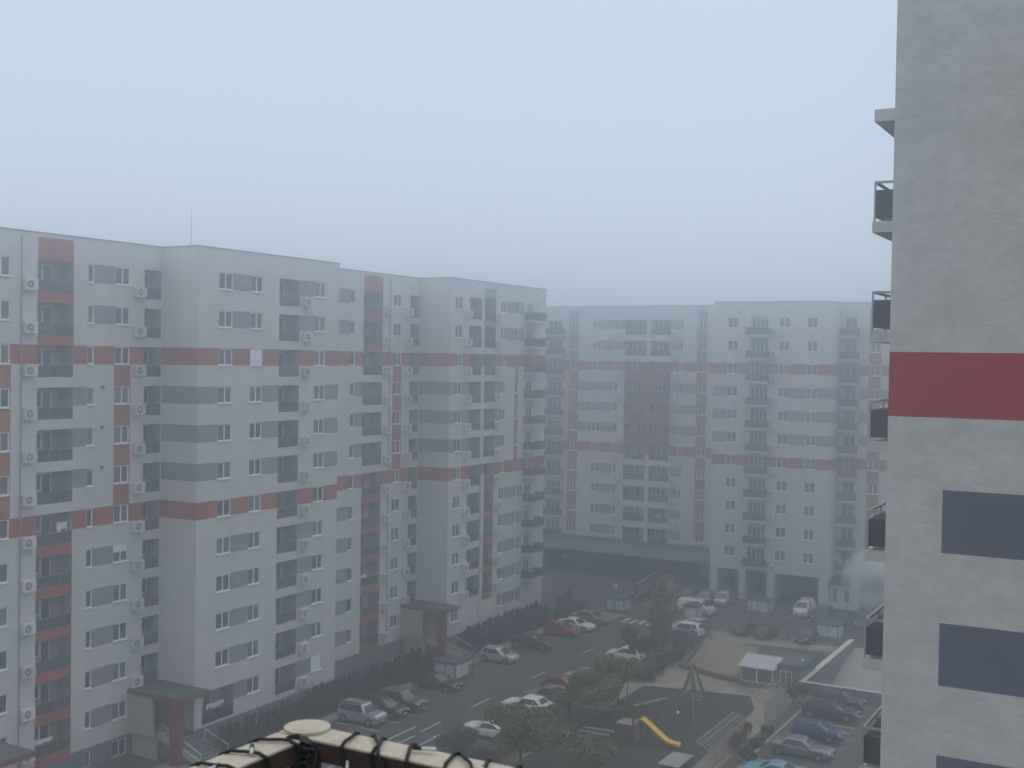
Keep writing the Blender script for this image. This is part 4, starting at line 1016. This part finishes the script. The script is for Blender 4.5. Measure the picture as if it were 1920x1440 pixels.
# kiosk and hut
T = thing('kiosk', 'small grey kiosk with white corrugated roof and two framed panels', 'kiosk', (-33.9, 110, 0))
m_ = MB(); m_.box(-35.6, -32.3, 109.3, 111.6, 0, 2.0); part(m_, 'wall', ['hut'], T)
m_ = MB()
for k in range(11):
    x = -35.75 + .335 * k; m_.face([(x, 108.95, 1.96), (x + .2, 108.95, 2.03), (x + .2, 111.7, 2.69), (x, 111.7, 2.62)]); m_.face([(x + .2, 108.95, 2.03), (x + .24, 108.95, 2.12), (x + .24, 111.7, 2.78), (x + .2, 111.7, 2.69)]); m_.face([(x + .24, 108.95, 2.12), (x + .335, 108.95, 1.96), (x + .335, 111.7, 2.62), (x + .24, 111.7, 2.78)])
part(m_, 'roof', ['corr'], T)
for x in (-35.4, -33.85):
    m_ = MB(); m_.box(x, x + 1.4, 109.262, 109.296, .62, 1.85); wn = part(m_, 'window', ['glass'], T)
    m_ = MB(); t = .07
    m_.box(x - t, x + 1.4 + t, 109.24, 109.262, .55, .62); m_.box(x - t, x + 1.4 + t, 109.24, 109.262, 1.85, 1.92); m_.box(x - t, x, 109.24, 109.262, .62, 1.85); m_.box(x + 1.4, x + 1.4 + t, 109.24, 109.262, .62, 1.85)
    link('window_frame', m_.mesh('window_frame', ['pvc'], 0, tuple(T.location)), wn)
T = thing('hut', 'flat roofed grey hut attached behind the kiosk', 'hut', (-31.4, 112, 0))
m_ = MB(); m_.box(-32.28, -29.85, 110.0, 115.0, 0, 2.26); m_.box(-33.5, -32.285, 111.8, 115.0, 0, 2.26); part(m_, 'wall', ['hut'], T)
m_ = MB(); m_.box(-32.2, -29.7, 109.9, 115.2, 2.264, 2.42, 0); m_.box(-33.65, -32.2, 111.78, 115.2, 2.264, 2.42, 0); part(m_, 'roof', ['roofdark'], T)
m_ = MB(); m_.box(-31.8, -30.8, 109.96, 109.997, .05, 1.75); d_ = part(m_, 'door', ['glass'], T)
m_ = MB()
for x in (-31.86, -31.34, -30.8): m_.box(x, x + .07, 109.93, 109.958, .05, 1.8)
m_.box(-31.86, -30.73, 109.93, 109.958, 1.8, 1.87); link('door_frame', m_.mesh('door_frame', ['pvc'], 0, tuple(T.location)), d_)
m_ = MB(); m_.tube((-30.4, 112.4, 2.422), (-30.4, 112.4, 2.6), .13, n=10); part(m_, 'roof_vent', ['pvc'], T)
# bin shelters
def shelter(label, x0, x1, y0, y1, h=1.7):
    T = thing('bin_shelter', label, 'bin shelter', ((x0 + x1) / 2, (y0 + y1) / 2, 0), 0, 'bin shelters around the parking')
    m_ = MB(); m_.box(x0, x1, y0, y1, 0, h); part(m_, 'wall', ['hut'], T)
    m_ = MB(); m_.box(x0 - .15, x1 + .15, y0 - .15, y1 + .15, h + .004, h + .16); part(m_, 'roof', ['roofdark'], T)
    n = max(1, round((x1 - x0) / 1.4)); g = (x1 - x0 - .1) / n
    for k in range(n):
        m_ = MB(); m_.box(x0 + .12 + g * k, x0 + g * (k + 1) - .02, y0 - .03, y0 - .004, .45, h - .12); part(m_, 'panel', ['binwall'], T)
    for k in range(2):
        yy = y0 + .1 + (y1 - y0 - .1) / 2 * k; m_ = MB(); m_.box(x1 + .004, x1 + .03, yy + .05, yy + (y1 - y0) / 2 - .12, .45, h - .12); part(m_, 'panel', ['binwall'], T)
shelter('dark roofed bin shelter behind the black sedan of the left row', -61.3, -58.9, 95.2, 97.6, 1.8)
shelter('pale panelled bin shelter beside the round road sign', -60.3, -57.9, 132.5, 134.3)
shelter('small bin shelter in front of the white delivery van', -50.5, -48.9, 133.4, 135.2)
shelter('pale panelled bin shelter between the tower pillars', -45.3, -42.6, 141.4, 143.4)
shelter('white panelled bin shelter at the near side of the lane by the ramp', -34.4, -31.9, 132.5, 134.5)
# lamps
def lamp(label, px, py, h=3.4, side=0):
    x, y = G(px, py); T = thing('street_lamp', label, 'street lamp', (x, y, 0), 0, 'slim lamp posts in the yard')
    m_ = MB(); m_.tube((0, 0, 0), (0, 0, h), .045, .035, 8); m_.tube((0, 0, 0), (0, 0, .3), .08, .07, 8); link('pole', m_.mesh('pole', ['dark'], 60), T)
    m_ = MB(); m_.box(-.28, .28, -.12, .12, h, h + .12); m_.bar((-.28, 0, h + .1), (-.6, 0, h + .25), .12, .06); m_.bar((.28, 0, h + .1), (.6, 0, h + .25), .12, .06); link('lamp_head', m_.mesh('lamp_head', ['dark']), T)
lamp('slim dark lamp post right of the dark roofed bin shelter', 886, 1266)
lamp('slim dark lamp post in front of the white delivery van', 1330, 1184)
lamp('slim dark lamp post left of the black hatchback at the park edge', 1409, 1170, 3.2)
lamp('slim dark lamp post between the maroon car and the black car', 1480, 1203)
lamp('slim lamp post at the rear playground corner', 1176, 1325, 3.2)
lamp('slim dark lamp post in front of the pale panelled bin shelter', 1149, 1157, 3.6)
# sign
x, y = G(1153, 1140); T = thing('road_sign', 'round white road sign on a thin pole before the barrier', 'road sign', (x, y, 0))
m_ = MB(); m_.tube((0, 0, 0), (0, 0, 2.9), .03, n=6); link('pole', m_.mesh('pole', ['metal']), T)
m_ = MB(); m_.tube((0, -.03, 2.75), (0, -.06, 2.75), .36, n=18); link('sign_plate', m_.mesh('sign_plate', ['pvc']), T)
# barrier
x, y = -59.6, 140.2; T = thing('parking_barrier', 'raised red and white striped barrier arm at the far entrance', 'barrier', (x, y, 0))
m_ = MB(); m_.box(-.2, .2, -.2, .2, 0, 2.4); link('post', m_.mesh('post', ['dark']), T)
m_ = MB(); p0, p1 = Vector((.1, 0, 2.3)), Vector((2.6, .8, 4.1))
for k in range(10): m_.bar(p0.lerp(p1, k / 10), p0.lerp(p1, (k + 1) / 10), .07, .16, k % 2)
link('arm', m_.mesh('arm', ['pvc', paint('barrier_red', (.3, .05, .05), 0)]), T)
# ================================================================== FOREGROUND RAILING WITH STRING LIGHTS
ZR = H - .6
T = thing('balcony_railing', 'cream topped brown railing corner of the near balcony', 'railing', (-1.2, 1.48, ZR - 1))
m_ = MB(); m_.box(-1.232, .6, 1.453, 1.513, ZR - .032, ZR - .003, 0); m_.box(-1.230, .6, 1.455, 1.511, ZR - .003, ZR, 1); part(m_, 'front_rail', ['brown', 'cream'], T)
m_ = MB(); m_.box(-1.232, -1.169, -.2, 1.452, ZR - .032, ZR - .003, 0); m_.box(-1.230, -1.171, -.2, 1.452, ZR - .003, ZR, 1); part(m_, 'side_rail', ['brown', 'cream'], T)
m_ = MB(); m_.tube((-1.2, 1.487, ZR - 1), (-1.2, 1.487, ZR - .033), .026, n=20); part(m_, 'post', ['brown'], T, 40)
m_ = MB(); m_.tube((-1.2, 1.491, ZR + .0005), (-1.2, 1.491, ZR + .0045), .037, n=28); part(m_, 'post_cap', ['cream'], T, 40)
L_ = thing('string_lights', 'black string light cable with clear bulbs wound around the near railing', 'string lights', (-1.2, 1.48, ZR))
ca = MB()
def wrap(axis, s0, s1, pitch):
    pts = []; n = int(abs(s1 - s0) / pitch * 16)
    for i in range(n + 1):
        t = i / n; a = 2 * math.pi * t * abs(s1 - s0) / pitch
        jit = .006 * math.sin(.31 * a + 1) + .003 * math.sin(1.7 * a)
        s_ = s0 + (s1 - s0) * t + jit
        c1, s1_ = math.cos(a), math.sin(a); k = max(abs(c1) / .036, abs(s1_) / .021); u, v = c1 / k, s1_ / k
        pts.append((s_, 1.483 + u, ZR - .016 + v) if axis == 'x' else (-1.2 + u, s_, ZR - .016 + v))
    return pts
ca.path(wrap('x', -1.13, .5, .062), .0029, 6); ca.path([(a, b + .004, c_ + .001) for a, b, c_ in wrap('x', -1.11, .5, .17)], .0027, 6)
ca.path(wrap('y', 1.42, -.1, .06), .0029, 6)
ca.path([(-1.16, 1.44, ZR - .03), (-1.15, 1.435, ZR - .09), (-1.10, 1.43, ZR - .14), (-1.04, 1.43, ZR - .2)], .004)
for k in range(5):                                   # spare loops bundled at the corner
    cx0, cy0, cz0, rr = -1.168 + U(-.008, .012), 1.446 - .004 * k, ZR - .022 - .006 * k, U(.016, .028)
    ca.path([(cx0 + rr * .75 * math.cos(6.2832 * j / 12), cy0 + .006 * math.sin(6.2832 * j / 6), cz0 + rr * math.sin(6.2832 * j / 12)) for j in range(13)], .003)
for k in range(12): ca.tube((-1.175 + U(-.02, .02), 1.448, ZR + U(-.035, .005)), (-1.165 + U(-.02, .02), 1.444 + U(-.01, .01), ZR + U(-.05, 0)), .011, .008, 7)
part(ca, 'cable', ['wire'], L_)
def bulb(p, d):
    m_ = MB(); p, d = Vector(p), Vector(d).normalized(); m_.tube(p, p + d * .008, .0026, .003, 8); m_.tube(p + d * .008, p + d * .02, .003, .0034, 8); m_.tube(p + d * .02, p + d * .024, .0034, .0012, 8); b_ = part(m_, 'bulb', ['bulb'], L_, 50)
    m_ = MB(); m_.tube(p - d * .014, p, .0034, n=8); link('socket', m_.mesh('socket', ['wire'], 0, tuple(L_.location)), b_)
for x, yy, zz, d in ((-1.02, 1.449, -.02, (.1, -.1, -1)), (-.93, 1.447, -.02, (-.1, -.1, -1)), (-.86, 1.47, .006, (.2, -1, .1)), (-.8, 1.452, -.012, (.2, -.2, -1)), (-1.09, 1.452, -.02, (.2, -.3, -.6)), (-.98, 1.49, .008, (1, .3, 0))): bulb((x, yy, ZR + zz), d)
for yy, xx, zz, d in ((1.36, -1.2, .006, (.5, -.6, 0)), (1.27, -1.19, .006, (.3, -.8, .1)), (1.3, -1.165, -.02, (.4, .4, -.9)), (1.2, -1.2, .006, (.5, -.5, .1))): bulb((xx, yy, ZR + zz), d)
# ================================================================== STEAM AND HAZE
def volume(name, dens, col, local=False):
    m = bpy.data.materials.new(name); m.use_nodes = True; n = m.node_tree
    n.nodes.remove(n.nodes['Principled BSDF'])
    v = n.nodes.new('ShaderNodeVolumePrincipled'); v.inputs['Color'].default_value = (*col, 1); v.inputs['Density'].default_value = dens
    n.links.new(v.outputs[0], n.nodes['Material Output'].inputs['Volume'])
    return m, n, v
HAZE = .0075
hm, _, hv = volume('haze_air', HAZE, (.88, .94, 1.0)); hv.inputs['Anisotropy'].default_value = .91
M['haze'] = hm
mb = MB(); mb.box(-100, 30, -15, 185, -5.2, 43.2)
o = link('haze', mb.mesh('haze', ['haze'])); o['kind'] = 'stuff'
vm_, n, v = volume('steam_cloud', 0, (.95, .96, 1))
tc = n.nodes.new('ShaderNodeTexCoord'); gr = n.nodes.new('ShaderNodeTexGradient'); gr.gradient_type = 'SPHERICAL'
ns = n.nodes.new('ShaderNodeTexNoise'); ns.inputs['Scale'].default_value = 2.2; ns.inputs['Detail'].default_value = 5
ma = n.nodes.new('ShaderNodeMath'); ma.operation = 'MULTIPLY_ADD'; ma.inputs[1].default_value = 3.2; ma.inputs[2].default_value = -1.35
mc = n.nodes.new('ShaderNodeMath'); mc.operation = 'MULTIPLY'; mc.use_clamp = True
md = n.nodes.new('ShaderNodeMath'); md.operation = 'MULTIPLY'; md.inputs[1].default_value = 9.0
n.links.new(tc.outputs['Object'], gr.inputs[0]); n.links.new(tc.outputs['Object'], ns.inputs['Vector']); n.links.new(ns.outputs[0], ma.inputs[0])
n.links.new(ma.outputs[0], mc.inputs[0]); n.links.new(gr.outputs[1], mc.inputs[1]); n.links.new(mc.outputs[0], md.inputs[0]); n.links.new(md.outputs[0], v.inputs['Density'])
M['steam'] = vm_
mb = MB(); mb.box(-1, 1, -1, 1, -1, 1)
x, y, z = at(1632, 1085, 138)
o = link('steam', mb.mesh('steam', ['steam']), None, (x, y, z)); o.scale = (3.4, 2.4, 3.6); o['kind'] = 'stuff'
